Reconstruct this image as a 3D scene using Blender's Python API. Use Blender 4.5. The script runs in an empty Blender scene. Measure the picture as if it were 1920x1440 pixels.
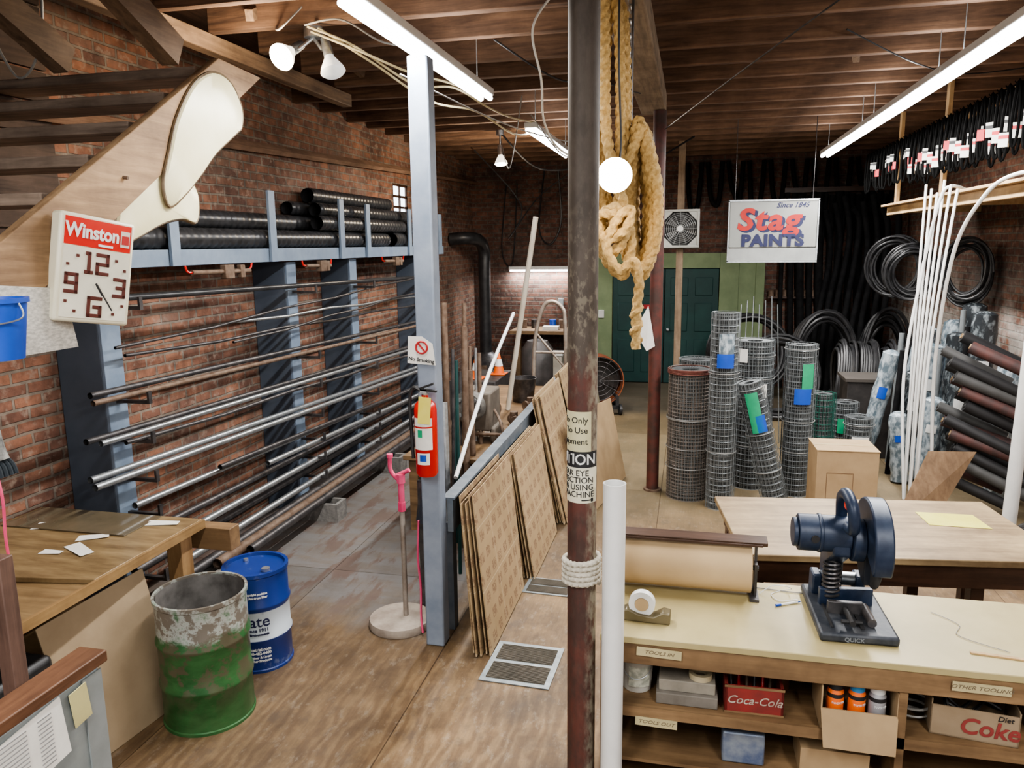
import bpy, math, random
from mathutils import Vector, Matrix, Euler
random.seed(7)
SC=bpy.context.scene; COL=SC.collection
pi=math.pi
# ------------------------------------------------------------------ materials
MATS={}
class NT:
    def __init__(s,name):
        s.m=bpy.data.materials.new(name); s.m.use_nodes=True; s.t=s.m.node_tree; s.b=s.t.nodes['Principled BSDF']
    def n(s,ty,ins=None,**kw):
        x=s.t.nodes.new(ty)
        for k,v in kw.items(): setattr(x,k,v)
        for k,v in (ins or {}).items():
            if isinstance(v,tuple) and len(v)==2 and hasattr(v[0],'outputs'): s.t.links.new(v[0].outputs[v[1]],x.inputs[k])
            elif hasattr(v,'outputs'): s.t.links.new(v.outputs[0],x.inputs[k])
            else: x.inputs[k].default_value=v
        return x
    def out(s,k,v):
        if isinstance(v,tuple) and len(v)==2 and hasattr(v[0],'outputs'): s.t.links.new(v[0].outputs[v[1]],s.b.inputs[k])
        elif hasattr(v,'outputs'): s.t.links.new(v.outputs[0],s.b.inputs[k])
        else: s.b.inputs[k].default_value=v
    def coord(s,scale=(1,1,1),rot=(0,0,0)):
        tc=s.n('ShaderNodeTexCoord'); return s.n('ShaderNodeMapping',{0:(tc,'Object'),'Scale':scale,'Rotation':rot})
    def noise(s,vec,scale,detail=5,rough=.6,dist=0):
        return s.n('ShaderNodeTexNoise',{'Vector':vec,'Scale':scale,'Detail':detail,'Roughness':rough,'Distortion':dist})
    def ramp(s,fac,a,b,ca=(0,0,0,1),cb=(1,1,1,1)):
        r=s.n('ShaderNodeValToRGB',{0:fac}); e=r.color_ramp.elements
        e[0].position=a;e[1].position=b;e[0].color=ca;e[1].color=cb; return r
    def mix(s,fac,a,b,mode='MIX'):
        x=s.n('ShaderNodeMix',data_type='RGBA',blend_type=mode)
        for i,v in ((0,fac),(6,a),(7,b)):
            if isinstance(v,tuple) and len(v)==2 and hasattr(v[0],'outputs'): s.t.links.new(v[0].outputs[v[1]],x.inputs[i])
            elif hasattr(v,'outputs'): s.t.links.new(v.outputs[0],x.inputs[i])
            else: x.inputs[i].default_value=v
        return (x,2)
    def math(s,op,a,b=0.,clamp=False,c=None):
        x=s.n('ShaderNodeMath',operation=op,use_clamp=clamp)
        if c is not None: x.inputs[2].default_value=c
        for i,v in ((0,a),(1,b)):
            if isinstance(v,tuple): s.t.links.new(v[0].outputs[v[1]],x.inputs[i])
            elif hasattr(v,'outputs'): s.t.links.new(v.outputs[0],x.inputs[i])
            else: x.inputs[i].default_value=v
        return x
    def bump(s,h,st,dist=.01):
        b=s.n('ShaderNodeBump',{'Strength':st,'Distance':dist})
        if isinstance(h,tuple): s.t.links.new(h[0].outputs[h[1]],b.inputs['Height'])
        else: s.t.links.new(h.outputs[0],b.inputs['Height'])
        s.t.links.new(b.outputs[0],s.b.inputs['Normal'])
def c4(c): return (c[0],c[1],c[2],1)
def M(name,col,col2=None,scale=8,rough=.6,metal=0,bump=0,st=(1,1,1),thr=(.35,.65),emis=0,detail=5,spec=None):
    if name in MATS: return MATS[name]
    k=NT(name); v=k.coord(st); no=k.noise(v,scale,detail)
    if col2 is None: col2=tuple(x*.8 for x in col)
    r=k.ramp(no,thr[0],thr[1],c4(col),c4(col2)); k.out('Base Color',r); k.out('Roughness',rough); k.out('Metallic',metal)
    if bump: k.bump(no,bump)
    if emis: k.out('Emission Color',c4(col)); k.out('Emission Strength',emis)
    if spec is not None: k.out('Specular IOR Level',spec)
    MATS[name]=k.m; return k.m
def brick(name,axis,ca,cb,cm,wash=0,dark=.75):
    k=NT(name); tc=k.n('ShaderNodeTexCoord'); sp=k.n('ShaderNodeSeparateXYZ',{0:(tc,'Object')})
    cb_=k.n('ShaderNodeCombineXYZ',{0:(sp,axis),1:(sp,2)})
    nz=k.noise(cb_,2.2,4); 
    va=k.n('ShaderNodeVectorMath',operation='MULTIPLY_ADD'); k.t.links.new(nz.outputs['Color'],va.inputs[0]); va.inputs[1].default_value=(.035,.026,0); k.t.links.new(cb_.outputs[0],va.inputs[2])
    br=k.n('ShaderNodeTexBrick',{'Vector':va,'Color1':c4(ca),'Color2':c4(cb),'Mortar':c4(cm),'Scale':1.,'Mortar Size':.011,'Mortar Smooth':.3,'Bias':-.05,'Brick Width':.215,'Row Height':.078})
    n2=k.noise(cb_,9,6); r2=k.ramp(n2,.36,.62,(.5,.48,.47,1),(1.25,1.24,1.22,1))
    m=k.mix(.7,br,r2,'MULTIPLY')
    n3=k.noise(cb_,1.1,5); r3=k.ramp(n3,.40,.60,(.40,.40,.41,1),(1.1,1.1,1.1,1)); m=k.mix(dark,m,r3,'MULTIPLY')
    n5=k.noise(cb_,14,5); r5=k.ramp(n5,.54,.66); m=k.mix(k.math('MULTIPLY',r5,.45),m,c4(tuple(x*1.6 for x in cm)))
    n6=k.noise(cb_,.8,6,.7); m=k.mix(k.math('MULTIPLY',k.ramp(n6,.52,.66),.4),m,c4(tuple(x*1.0 for x in cm)))
    if wash:
        sy=k.n('ShaderNodeMapRange',{0:(sp,2),1:2.3,2:1.0}); n4=k.noise(cb_,2.5,5); f=k.math('MULTIPLY',sy,k.ramp(n4,.42,.55),True); m=k.mix(f,m,(.50,.47,.43,1))
    k.out('Base Color',m); k.out('Roughness',.85)
    inv=k.math('SUBTRACT',1.,(br,'Fac')); h=k.math('MULTIPLY_ADD',inv,1.); k.t.links.new(n2.outputs[0],h.inputs[2])
    k.bump(h,.8,.012); return k.m
def wood(name,ca,cb,axis=0,scale=3,rough=.6,bump=.2):
    if name in MATS: return MATS[name]
    s=[9,9,9]; s[axis]=.7; k=NT(name); v=k.coord(tuple(s)); a=k.noise(v,scale,8,.65,.6); v2=k.coord((1,1,1)); b=k.noise(v2,2.2,5,.65)
    r=k.ramp(a,.3,.7,c4(ca),c4(cb)); r2=k.ramp(b,.35,.65,(.55,.52,.5,1),(1.15,1.15,1.15,1)); m=k.mix(.85,r,r2,'MULTIPLY')
    k.out('Base Color',m);k.out('Roughness',rough);k.bump(a,bump,.006); MATS[name]=k.m; return k.m
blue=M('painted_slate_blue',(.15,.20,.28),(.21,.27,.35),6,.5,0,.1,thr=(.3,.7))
blue_shaded=M('painted_slate_blue_shaded',(.065,.085,.115),(.085,.105,.14),3,.6,0,.05)  # same slate blue paint with shade put into its colour, for rack webs
railm=M('rail_grey_blue',(.10,.125,.155),(.17,.19,.21),7,.7,0,.2)
steel=M('galvanised_steel',(.38,.41,.43),(.56,.58,.60),30,.35,.85)
steeld=M('dark_steel',(.06,.06,.065),(.14,.13,.13),12,.42,.7)
iron=M('rusty_iron',(.12,.075,.05),(.22,.16,.12),14,.65,.4,.3)
black=M('black_rubber',(.014,.014,.016),(.035,.035,.037),9,.42)
blackm=M('matte_black_rubber',(.008,.008,.009),(.016,.016,.017),9,.85,spec=.15)
blackb=M('belt_black_rubber',(.003,.003,.003),(.006,.006,.006),9,.9,spec=.05)
blackp=M('black_plastic_pipe',(.018,.019,.021),(.04,.041,.045),9,.33)
white=M('white_plastic',(.70,.71,.70),(.78,.78,.77),6,.35)
paper=M('white_paper',(.74,.73,.69),(.82,.81,.77),10,.8)
tagp=M('tag_paper',(.55,.54,.5),(.62,.61,.57),10,.8)
yellowpaper=M('yellow_paper',(.75,.66,.12),(.82,.74,.2),6,.8)
cream=M('cream_enamel',(.72,.66,.40),(.82,.77,.53),3,.3,0,.05)
creamrim=M('brown_rim',(.09,.06,.03),(.16,.11,.06),9,.5)
red=M('red_enamel',(.55,.012,.01),(.62,.02,.015),6,.25)
redtext=M('red_print',(.50,.03,.035),None,6,.6)
darktext=M('black_print',(.02,.02,.022),None,6,.6)
navy=M('navy_print',(.018,.022,.08),None,6,.6)
whitetext=M('white_print',(.85,.85,.83),None,6,.6)
cardb=M('cardboard',(.34,.235,.13),(.41,.29,.165),5,.85,0,.05)
pink=M('pink_paint',(.62,.05,.14),(.75,.10,.22),9,.6)
orange=M('orange_plastic',(.85,.16,.02),None,6,.5)
bluepl=M('blue_plastic',(.015,.07,.42),(.02,.09,.5),6,.4)
ropem=M('manila_rope',(.42,.27,.10),(.62,.44,.19),60,.85,0,.5)
ropew=M('pale_cotton_rope',(.42,.39,.32),(.58,.54,.46),40,.85,0,.4)
cablem=M('cream_cable',(.55,.46,.25),(.7,.62,.4),6,.5)
cableg=M('grey_cable',(.3,.29,.27),None,6,.5)
joistm=wood('joist_wood',(.075,.042,.028),(.24,.14,.085),0,2.5,.9,.5)
joistm2=wood('beam_wood_grey',(.15,.115,.08),(.36,.28,.2),1,2.5,.75,.4)
beamy=wood('beam_wood_brown',(.11,.07,.045),(.29,.19,.115),1,2.5,.75,.4)
treadm=wood('tread_wood',(.12,.085,.065),(.34,.26,.20),0,2.5,.8,.4)
stringm=wood('stringer_wood',(.18,.105,.055),(.44,.29,.16),1,1.6,.7,.3)
pine=wood('pine_wood',(.46,.29,.13),(.62,.44,.24),1,2.5,.6)
pinez=wood('pine_wood_upright',(.46,.29,.13),(.62,.44,.24),2,2.5,.6)
benchm=wood('bench_top_wood',(.17,.105,.048),(.34,.235,.12),0,1.6,.5,.1)
tablem=wood('table_top_wood',(.19,.13,.07),(.40,.30,.17),0,1.4,.5,.1)
counterm=M('counter_top_laminate',(.35,.29,.14),(.47,.395,.21),2.2,.45,0,.03,thr=(.3,.7))
dwood=wood('dark_stained_wood',(.035,.018,.012),(.10,.05,.03),0,2.5,.4)
shelfw=wood('shelf_wood',(.15,.09,.045),(.29,.185,.095),0,2,.6)
metalg=M('grey_painted_metal',(.20,.23,.24),(.28,.31,.31),7,.45,.1)
greenw=M('pale_green_paint',(.18,.24,.13),(.25,.32,.18),2.5,.7,0,.1)
greend=M('dark_green_paint',(.006,.04,.04),(.01,.06,.055),3,.5)
greenl=M('green_print',(.02,.35,.17),None,6,.6)
kraft=M('kraft_paper',(.48,.34,.19),(.52,.38,.22),3,.7)
sawblue=M('saw_navy_paint',(.012,.024,.055),(.032,.048,.085),18,.42,.1,thr=(.4,.75))
tube_em=M('lit_tube',(1,1,1),(1,1,1),1,.5,emis=9)
bulb_em=M('lit_bulb',(1,.88,.66),(1,.88,.66),1,.5,emis=14)
sky_em=M('daylit_pane',(.8,.9,1),(.7,.85,1),3,.3,emis=3)
bulbw=M('white_bulb_glass',(.75,.75,.72),None,1,.2,emis=.6)
wirem=M('galvanised_wire',(.17,.19,.20),(.28,.30,.31),20,.45,.4)
wirebr=M('brownish_wire',(.15,.135,.12),(.27,.23,.20),20,.5,.4)
wirered=M('red_rust_wire',(.13,.035,.03),(.2,.08,.06),20,.6,.3)
plasticwrap=M('clear_wrap_blue_grey',(.12,.16,.19),(.46,.52,.56),22,.15,0,.9,st=(1,1,.5),thr=(.42,.62))
creamp=M('clock_cream_plastic',(.70,.66,.50),(.76,.72,.58),3,.4)
brickL=brick('brick_red_side',1,(.29,.135,.082),(.14,.068,.05),(.21,.172,.14))
brickB=brick('brick_dark_end',0,(.17,.076,.05),(.085,.042,.033),(.12,.097,.08))
brickR=brick('brick_red_washed',1,(.25,.115,.072),(.14,.065,.048),(.19,.158,.125),1)
def core_mat():
    k=NT('packed_wire_layers'); tc=k.n('ShaderNodeTexCoord'); sp=k.n('ShaderNodeSeparateXYZ',{0:(tc,'Object')})
    an=k.math('ARCTAN2',(sp,0),(sp,1)); v=k.n('ShaderNodeCombineXYZ',{0:k.math('MULTIPLY',an,.16),1:(sp,2)})
    br=k.n('ShaderNodeTexBrick',{'Vector':v,'Color1':(.025,.028,.03,1),'Color2':(.05,.055,.058,1),'Mortar':(.19,.205,.21,1),'Scale':1.,'Mortar Size':.004,'Mortar Smooth':.2,'Brick Width':.028,'Row Height':.04},offset=0.)
    k.out('Base Color',br);k.out('Roughness',.5);k.out('Metallic',.3);k.bump((br,'Fac'),.8,.01);return k.m
wirecore=core_mat()
def floor_mat():
    k=NT('worn_plywood_floor'); tc=k.n('ShaderNodeTexCoord'); sp=k.n('ShaderNodeSeparateXYZ',{0:(tc,'Object')})
    v=k.coord((1.3,.5,1)); 
    w=k.n('ShaderNodeTexWave',{'Vector':v,'Scale':3.2,'Distortion':13.,'Detail':3.,'Detail Scale':1.0,'Detail Roughness':.55})
    fine=k.noise(k.coord((26,2.0,1)),3,6); big=k.noise(k.coord((1.3,1,1)),1.1,7,.65); mid=k.noise(k.coord((1,1,1)),4.5,9,.72)
    fw=k.n('ShaderNodeMapRange',{0:(sp,1),1:5.2,2:3.4})
    cw=k.ramp(w,.2,.95,(.165,.10,.048,1),(.25,.165,.085,1)); c=k.mix(k.math('MULTIPLY',fw,.85),(.205,.135,.07,1),cw)
    c=k.mix(.55,c,k.ramp(fine,.3,.7,(.66,.64,.61,1),(1.18,1.18,1.18,1)),'MULTIPLY')
    c=k.mix(1.,c,k.ramp(big,.38,.60,(.54,.52,.50,1),(1.14,1.14,1.14,1)),'MULTIPLY')
    c=k.mix(.8,c,k.ramp(mid,.35,.62,(.62,.60,.58,1),(1.15,1.15,1.15,1)),'MULTIPLY')
    sc=k.noise(k.coord((3,1.4,1)),5,9,.78); c=k.mix(k.math('MULTIPLY',k.ramp(sc,.54,.64),.4),c,(.34,.295,.235,1))
    st=k.noise(k.coord((1.5,1,1)),3.3,8,.7); c=k.mix(k.math('MULTIPLY',k.ramp(st,.54,.66),.55),c,(.075,.055,.042,1))
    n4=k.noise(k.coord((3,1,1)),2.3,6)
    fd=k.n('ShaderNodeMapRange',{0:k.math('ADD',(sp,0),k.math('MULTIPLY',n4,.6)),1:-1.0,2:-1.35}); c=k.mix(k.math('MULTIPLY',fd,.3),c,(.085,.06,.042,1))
    fx=k.n('ShaderNodeMapRange',{0:k.math('ADD',(sp,0),k.math('MULTIPLY',n4,.5)),1:-1.2,2:-1.38})
    fy=k.n('ShaderNodeMapRange',{0:k.math('ADD',(sp,1),k.math('MULTIPLY',n4,.8)),1:4.7,2:5.3})
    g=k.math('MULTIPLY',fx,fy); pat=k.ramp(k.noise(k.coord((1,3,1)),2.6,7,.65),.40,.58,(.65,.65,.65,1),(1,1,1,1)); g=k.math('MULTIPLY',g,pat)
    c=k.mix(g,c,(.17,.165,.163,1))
    rs=k.noise(k.coord((5,1.2,1)),1.5,5); c=k.mix(k.math('MULTIPLY',k.math('MULTIPLY',g,k.ramp(rs,.50,.58)),.75),c,(.12,.068,.05,1))
    f2=k.n('ShaderNodeMapRange',{0:(sp,1),1:6.3,2:7.4}); f2b=k.n('ShaderNodeMapRange',{0:(sp,0),1:-1.2,2:-.9}); f2=k.math('MULTIPLY',k.math('MULTIPLY',f2,f2b),.6); c=k.mix(f2,c,(.20,.165,.10,1))
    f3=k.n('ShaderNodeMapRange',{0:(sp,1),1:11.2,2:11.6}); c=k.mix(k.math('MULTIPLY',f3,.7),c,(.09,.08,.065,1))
    v3=k.n('ShaderNodeMapping',{0:(tc,'Object'),'Location':(1.45,-.35,0)})
    br=k.n('ShaderNodeTexBrick',{'Vector':v3,'Color1':(1,1,1,1),'Color2':(.76,.74,.71,1),'Mortar':(.35,.3,.25,1),'Scale':1.,'Mortar Size':.004,'Mortar Smooth':.2,'Brick Width':1.22,'Row Height':2.44},offset=0.)
    c=k.mix(1.,c,br,'MULTIPLY')
    k.out('Base Color',c); k.out('Roughness',k.ramp(big,.3,.7,(.5,.5,.5,1),(.7,.7,.7,1))); k.bump(fine,.15,.006); return k.m
def column_mat():
    k=NT('peeling_column_paint'); tc=k.n('ShaderNodeTexCoord'); sp=k.n('ShaderNodeSeparateXYZ',{0:(tc,'Object')})
    n=k.noise(k.coord((9,9,4.)),4,8,.7); n2=k.noise(k.coord((5,5,2.)),2.5,6,.65); n3=k.noise(k.coord((10,10,5)),4,5,.6)
    z=k.math('ADD',(sp,2),k.math('MULTIPLY',n2,.5))
    up=k.n('ShaderNodeMapRange',{0:z,1:2.18,2:2.34})
    lowc=k.ramp(n2,.42,.58,(.105,.036,.027,1),(.058,.030,.024,1)); upc=k.ramp(n2,.4,.6,(.062,.048,.038,1),(.095,.075,.06,1))
    c=k.mix(up,lowc,upc)
    b1=k.n('ShaderNodeMapRange',{0:(sp,2),1:1.9,2:2.1}); b2=k.n('ShaderNodeMapRange',{0:(sp,2),1:2.7,2:2.3}); bb=k.math('MULTIPLY',b1,b2)
    c=k.mix(k.math('MULTIPLY',k.ramp(n3,.52,.62),k.math('MULTIPLY_ADD',bb,.40,c=.03)),c,(.32,.28,.21,1))
    sx=k.n('ShaderNodeMapRange',{0:k.math('ADD',(sp,0),k.math('MULTIPLY',n,.05)),1:.045,2:.075}); low=k.n('ShaderNodeMapRange',{0:(sp,2),1:2.2,2:2.})
    c=k.mix(k.math('MULTIPLY',k.math('MULTIPLY',sx,low),k.ramp(n3,.35,.6)),c,(.26,.235,.18,1))
    k.out('Base Color',c);k.out('Roughness',.6);k.bump(n,.25,.003); return k.m
def drum_mat(name,kind):
    k=NT(name); tc=k.n('ShaderNodeTexCoord'); sp=k.n('ShaderNodeSeparateXYZ',{0:(tc,'Object')})
    n=k.noise(k.coord(),9,8,.7); n2=k.noise(k.coord((1,1,2)),4,6,.65)
    if kind=='g':
        c=k.ramp(n2,.35,.65,(.022,.085,.026,1),(.055,.17,.06,1))
        zz=k.n('ShaderNodeMapRange',{0:k.math('ADD',(sp,2),k.math('MULTIPLY',n2,.22)),1:.61,2:.64}); c=k.mix(k.math('MULTIPLY',zz,k.ramp(n,.34,.46)),c,(.38,.40,.37,1))
        ru=k.n('ShaderNodeMapRange',{0:(sp,2),1:.12,2:.3}); c=k.mix(k.math('MULTIPLY',k.ramp(n,.48,.53),k.math('MULTIPLY_ADD',ru,.7,c=.1)),c,(.12,.09,.065,1))
        k.out('Metallic',.2)
    else:
        a=k.n('ShaderNodeMapRange',{0:(sp,2),1:.205,2:.21}); b=k.n('ShaderNodeMapRange',{0:(sp,2),1:.385,2:.38}); f=k.math('MULTIPLY',a,b)
        c=k.mix(f,(.012,.036,.19,1),(.56,.62,.68,1)); c=k.mix(k.math('MULTIPLY',k.ramp(n,.6,.68),.5),c,(.2,.24,.32,1))
    k.out('Base Color',c);k.out('Roughness',.32);k.bump(n,.15,.004);return k.m
def print_mat():
    k=NT('printed_cardboard'); tc=k.n('ShaderNodeTexCoord'); sp=k.n('ShaderNodeSeparateXYZ',{0:(tc,'Object')}); v=k.n('ShaderNodeCombineXYZ',{0:(sp,1),1:(sp,2)})
    br=k.n('ShaderNodeTexBrick',{'Vector':v,'Color1':(1,1,1,1),'Color2':(1,1,1,1),'Mortar':(0,0,0,1),'Scale':1.,'Mortar Size':.030,'Mortar Smooth':.02,'Brick Width':.15,'Row Height':.125},offset=.5)
    no=k.n('ShaderNodeTexVoronoi',{'Vector':v,'Scale':110.}); f=k.math('MULTIPLY',br,k.ramp((no,'Color'),.25,.5))
    b2=k.n('ShaderNodeTexBrick',{'Vector':v,'Color1':(0,0,0,1),'Color2':(0,0,0,1),'Mortar':(1,1,1,1),'Scale':1.,'Mortar Size':.003,'Mortar Smooth':.02,'Brick Width':.45,'Row Height':.375},offset=0.)
    nn=k.noise(v,1.7,4); base=k.ramp(nn,.35,.65,(.32,.225,.12,1),(.40,.285,.16,1))
    c=k.mix(k.math('MULTIPLY',f,.6),base,(.14,.07,.045,1)); c=k.mix(k.math('MULTIPLY',b2,.5),c,(.60,.48,.33,1))
    k.out('Base Color',c);k.out('Roughness',.8);return k.m
floorm=floor_mat(); colm=column_mat(); drumg=drum_mat('scuffed_green_drum_paint','g'); drumb=drum_mat('blue_white_drum_paint','b'); printm=print_mat()
# ------------------------------------------------------------------ geometry
class G:
    def __init__(s): s.v=[];s.f=[]
    def add(s,v,f):
        o=len(s.v); s.v+= [tuple(x) for x in v]; s.f+=[tuple(i+o for i in q) for q in f]; return s
    def box(s,c,d,rot=(0,0,0)):
        R=Euler(rot).to_matrix(); c=Vector(c); vs=[c+R@Vector((d[0]*x/2,d[1]*y/2,d[2]*z/2)) for x in(-1,1) for y in(-1,1) for z in(-1,1)]
        return s.add(vs,[(0,1,3,2),(4,6,7,5),(0,4,5,1),(2,3,7,6),(0,2,6,4),(1,5,7,3)])
    def bb(s,a,b): return s.box([(a[i]+b[i])/2 for i in range(3)],[abs(b[i]-a[i]) for i in range(3)])
    def cyl(s,p0,p1,r0,r1=None,n=20,cap=True):
        r1=r0 if r1 is None else r1; p0=Vector(p0);p1=Vector(p1);d=(p1-p0).normalized(); a=d.orthogonal().normalized(); b=d.cross(a)
        vs=[]; 
        for p,r in((p0,r0),(p1,r1)):
            for i in range(n):
                t=2*pi*i/n; vs.append(p+(a*math.cos(t)+b*math.sin(t))*r)
        fs=[(i,(i+1)%n,n+(i+1)%n,n+i) for i in range(n)]
        if cap: fs+=[tuple(range(n-1,-1,-1)),tuple(range(n,2*n))]
        return s.add(vs,fs)
    def lathe(s,prof,c=(0,0,0),n=32,R=None):
        c=Vector(c);R=R or Matrix.Identity(3);vs=[];fs=[]
        for r,z in prof:
            for i in range(n):
                t=2*pi*i/n; vs.append(c+R@Vector((r*math.cos(t),r*math.sin(t),z)))
        for j in range(len(prof)-1):
            for i in range(n): fs.append((j*n+i,j*n+(i+1)%n,(j+1)*n+(i+1)%n,(j+1)*n+i))
        return s.add(vs,fs)
    def tube(s,pts,r,n=8,closed=False,lobes=0,pitch=.12,cap=True,amp=.2):
        pts=[Vector(p) for p in pts];N=len(pts);vs=[];fs=[];a=None;L=0
        for i,p in enumerate(pts):
            if closed: d=pts[(i+1)%N]-pts[i-1]
            else: d=pts[min(i+1,N-1)]-pts[max(i-1,0)]
            d.normalize()
            if a is None: a=d.orthogonal().normalized()
            a=(a-d*a.dot(d)).normalized(); b=d.cross(a)
            if i: L+=(p-pts[i-1]).length
            rr=r(i) if callable(r) else r
            for j in range(n):
                t=2*pi*j/n; q=rr
                if lobes: q=rr*(1-amp+2*amp*abs(math.cos(lobes*.5*(t-2*pi*L/pitch))))
                vs.append(p+(a*math.cos(t)+b*math.sin(t))*q)
        for i in range(N if closed else N-1):
            k=(i+1)%N
            for j in range(n): fs.append((i*n+j,i*n+(j+1)%n,k*n+(j+1)%n,k*n+j))
        if cap and not closed: fs+=[tuple(range(n-1,-1,-1)),tuple((N-1)*n+j for j in range(n))]
        return s.add(vs,fs)
    def slab(s,q,th):
        q=[Vector(p) for p in q]; nn=(q[1]-q[0]).cross(q[-1]-q[0]).normalized()*th; N=len(q)
        return s.add(q+[p+nn for p in q],[tuple(range(N-1,-1,-1)),tuple(range(N,2*N))]+[(i,(i+1)%N,N+(i+1)%N,N+i) for i in range(N)])
def cr(P,k=6,closed=False):
    P=[Vector(p) for p in P];N=len(P);o=[]
    for i in range(N if closed else N-1):
        g=(lambda j:P[j%N]) if closed else (lambda j:P[max(0,min(N-1,j))])
        a,b,c,d=g(i-1),g(i),g(i+1),g(i+2)
        for j in range(k):
            t=j/k; o.append(.5*((2*b)+(c-a)*t+(2*a-5*b+4*c-d)*t*t+(3*b-a-3*c+d)*t**3))
    if not closed:o.append(P[-1])
    return o
def resamp(P,step):
    o=[P[0].copy()];acc=0
    for a,b in zip(P,P[1:]):
        L=(b-a).length
        if L<1e-9: continue
        while acc+L>=step:
            t=(step-acc)/L; a=a.lerp(b,t); o.append(a.copy()); L=(b-a).length; acc=0
            if L<1e-9: break
        acc+=L
    return o
def mk(name,g,mats,bevel=0,seg=2,smooth=True):
    me=bpy.data.meshes.new(name); me.from_pydata(g.v,[],g.f); 
    me.materials.append(mats)
    me.update()
    if smooth: me.shade_smooth(); me.set_sharp_from_angle(angle=math.radians(38))
    o=bpy.data.objects.new(name,me); COL.objects.link(o)
    if bevel:
        b=o.modifiers.new('b','BEVEL'); b.width=bevel;b.segments=seg;b.limit_method='ANGLE'
    return o
def tag(o,label,cat,group=None,kind=None):
    if label:o['label']=label
    if cat:o['category']=cat
    if group:o['group']=group
    if kind:o['kind']=kind
    return o
def T(name,label,cat,loc=(0,0,0),rot=(0,0,0),group=None):
    o=bpy.data.objects.new(name,None); COL.objects.link(o); o.empty_display_size=.1; o.location=loc;o.rotation_euler=rot; return tag(o,label,cat,group)
def P(par,name,g,mats,label=None,bevel=0,**k):
    o=mk(name,g,mats,bevel,**k); o.parent=par
    if label:o['label']=label
    return o
def O(name,label,cat,g,mats,loc=(0,0,0),rot=(0,0,0),group=None,bevel=0,**k):
    o=mk(name,g,mats,bevel,**k); o.location=loc;o.rotation_euler=rot; return tag(o,label,cat,group)
def S(name,g,mats,**k):
    o=mk(name,g,mats,**k); o['kind']='structure'; return o
def cp(root,loc,rot=None,scale=None):
    r=root.copy(); COL.objects.link(r); r.location=loc
    if rot is not None:r.rotation_euler=rot
    if scale:r.scale=scale
    def rec(a,b):
        for ch in a.children:
            c=ch.copy(); COL.objects.link(c); c.parent=b; rec(ch,c)
    rec(root,r); return r
def TX(par,body,size,loc,rot=(pi/2,0,0),mat=None,off=0,sx=1,shear=0,align='CENTER',wrap=None,name='lettering',ext=.0008,space=1):
    cu=bpy.data.curves.new('t','FONT'); cu.body=body;cu.size=size;cu.offset=off;cu.shear=shear;cu.extrude=ext;cu.align_x=align;cu.align_y='CENTER';cu.resolution_u=3;cu.space_character=space
    t=bpy.data.objects.new('t',cu);COL.objects.link(t);dg=bpy.context.evaluated_depsgraph_get();dg.update()
    me=bpy.data.meshes.new_from_object(t.evaluated_get(dg));bpy.data.objects.remove(t)
    if wrap:
        r,th0=wrap
        for v in me.vertices:
            th=th0+v.co.x*sx/r; v.co=(math.sin(th)*(r+v.co.z),-math.cos(th)*(r+v.co.z),v.co.y)
    me.materials.clear();me.materials.append(mat or darktext)
    o=bpy.data.objects.new(name,me);COL.objects.link(o);o.parent=par;o.location=loc
    if not wrap:o.rotation_euler=rot;o.scale=(sx,1,1)
    return o
# ------------------------------------------------------------------ room shell
XL,XR,YB,ZC=-3.95,3.3,14.0,4.24
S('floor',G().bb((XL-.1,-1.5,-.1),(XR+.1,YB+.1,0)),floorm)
S('ceiling',G().bb((XL-.1,-1.5,ZC),(XR+.1,YB+.1,ZC+.05)),wood('deck_wood',(.045,.024,.016),(.13,.07,.042),1,3,.85,.3))
g=G(); wy0,wy1,wz0,wz1=10.05,10.60,2.87,3.34
g.bb((XL-.3,-1.5,0),(XL,wy0,ZC));g.bb((XL-.3,wy1,0),(XL,YB+.1,ZC));g.bb((XL-.3,wy0,0),(XL,wy1,wz0));g.bb((XL-.3,wy0,wz1),(XL,wy1,ZC))
S('wall_left',g,brickL,smooth=False)
S('wall_right',G().bb((XR,-1.5,0),(XR+.2,YB+.1,ZC)),brickR)
S('wall_back',G().bb((XL,YB,0),(XR,YB+.2,ZC)),brickB)
S('window_1',G().bb((XL-.05,wy0,wz0),(XL-.03,wy1,wz1)),sky_em)
g=G()
for a in (0,.5,1): g.bb((XL-.03,wy0+(wy1-wy0-.03)*a,wz0),(XL-.005,wy0+(wy1-wy0-.03)*a+.03,wz1))
for a in (0,.33,.66,1): g.bb((XL-.03,wy0,wz0+(wz1-wz0-.03)*a),(XL-.005,wy1,wz0+(wz1-wz0-.03)*a+.03))
S('trim_1',g,dwood)
g=G().slab([(XL,3,3.30),(XL+.07,3,3.24),(XL+.07,YB,3.60),(XL,YB,3.66)],.05); S('trim_2',g,wood('ledge',(.17,.10,.065),(.30,.19,.13),1,3,.8))
g=G().bb((-1.70,YB-.05,0),(-1.36,YB,2.32));g.bb((.50,YB-.05,0),(.82,YB,2.32));g.bb((-1.36,YB-.05,2.06),(.50,YB,2.32));g.bb((1.1,YB-.05,0),(1.25,YB,2.32));g.bb((.82,YB-.03,0),(1.1,YB,2.32))
S('trim_3',g,greenw,bevel=.006)
g=G()
for i in range(9): g.bb((XL,.2,2.45+.19*i),(XL+.03,4.25,2.45+.19*i+.175))
S('trim_4',g,wood('stair_back_boards',(.05,.035,.028),(.13,.09,.07),1,2.5,.85,.3))
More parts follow.
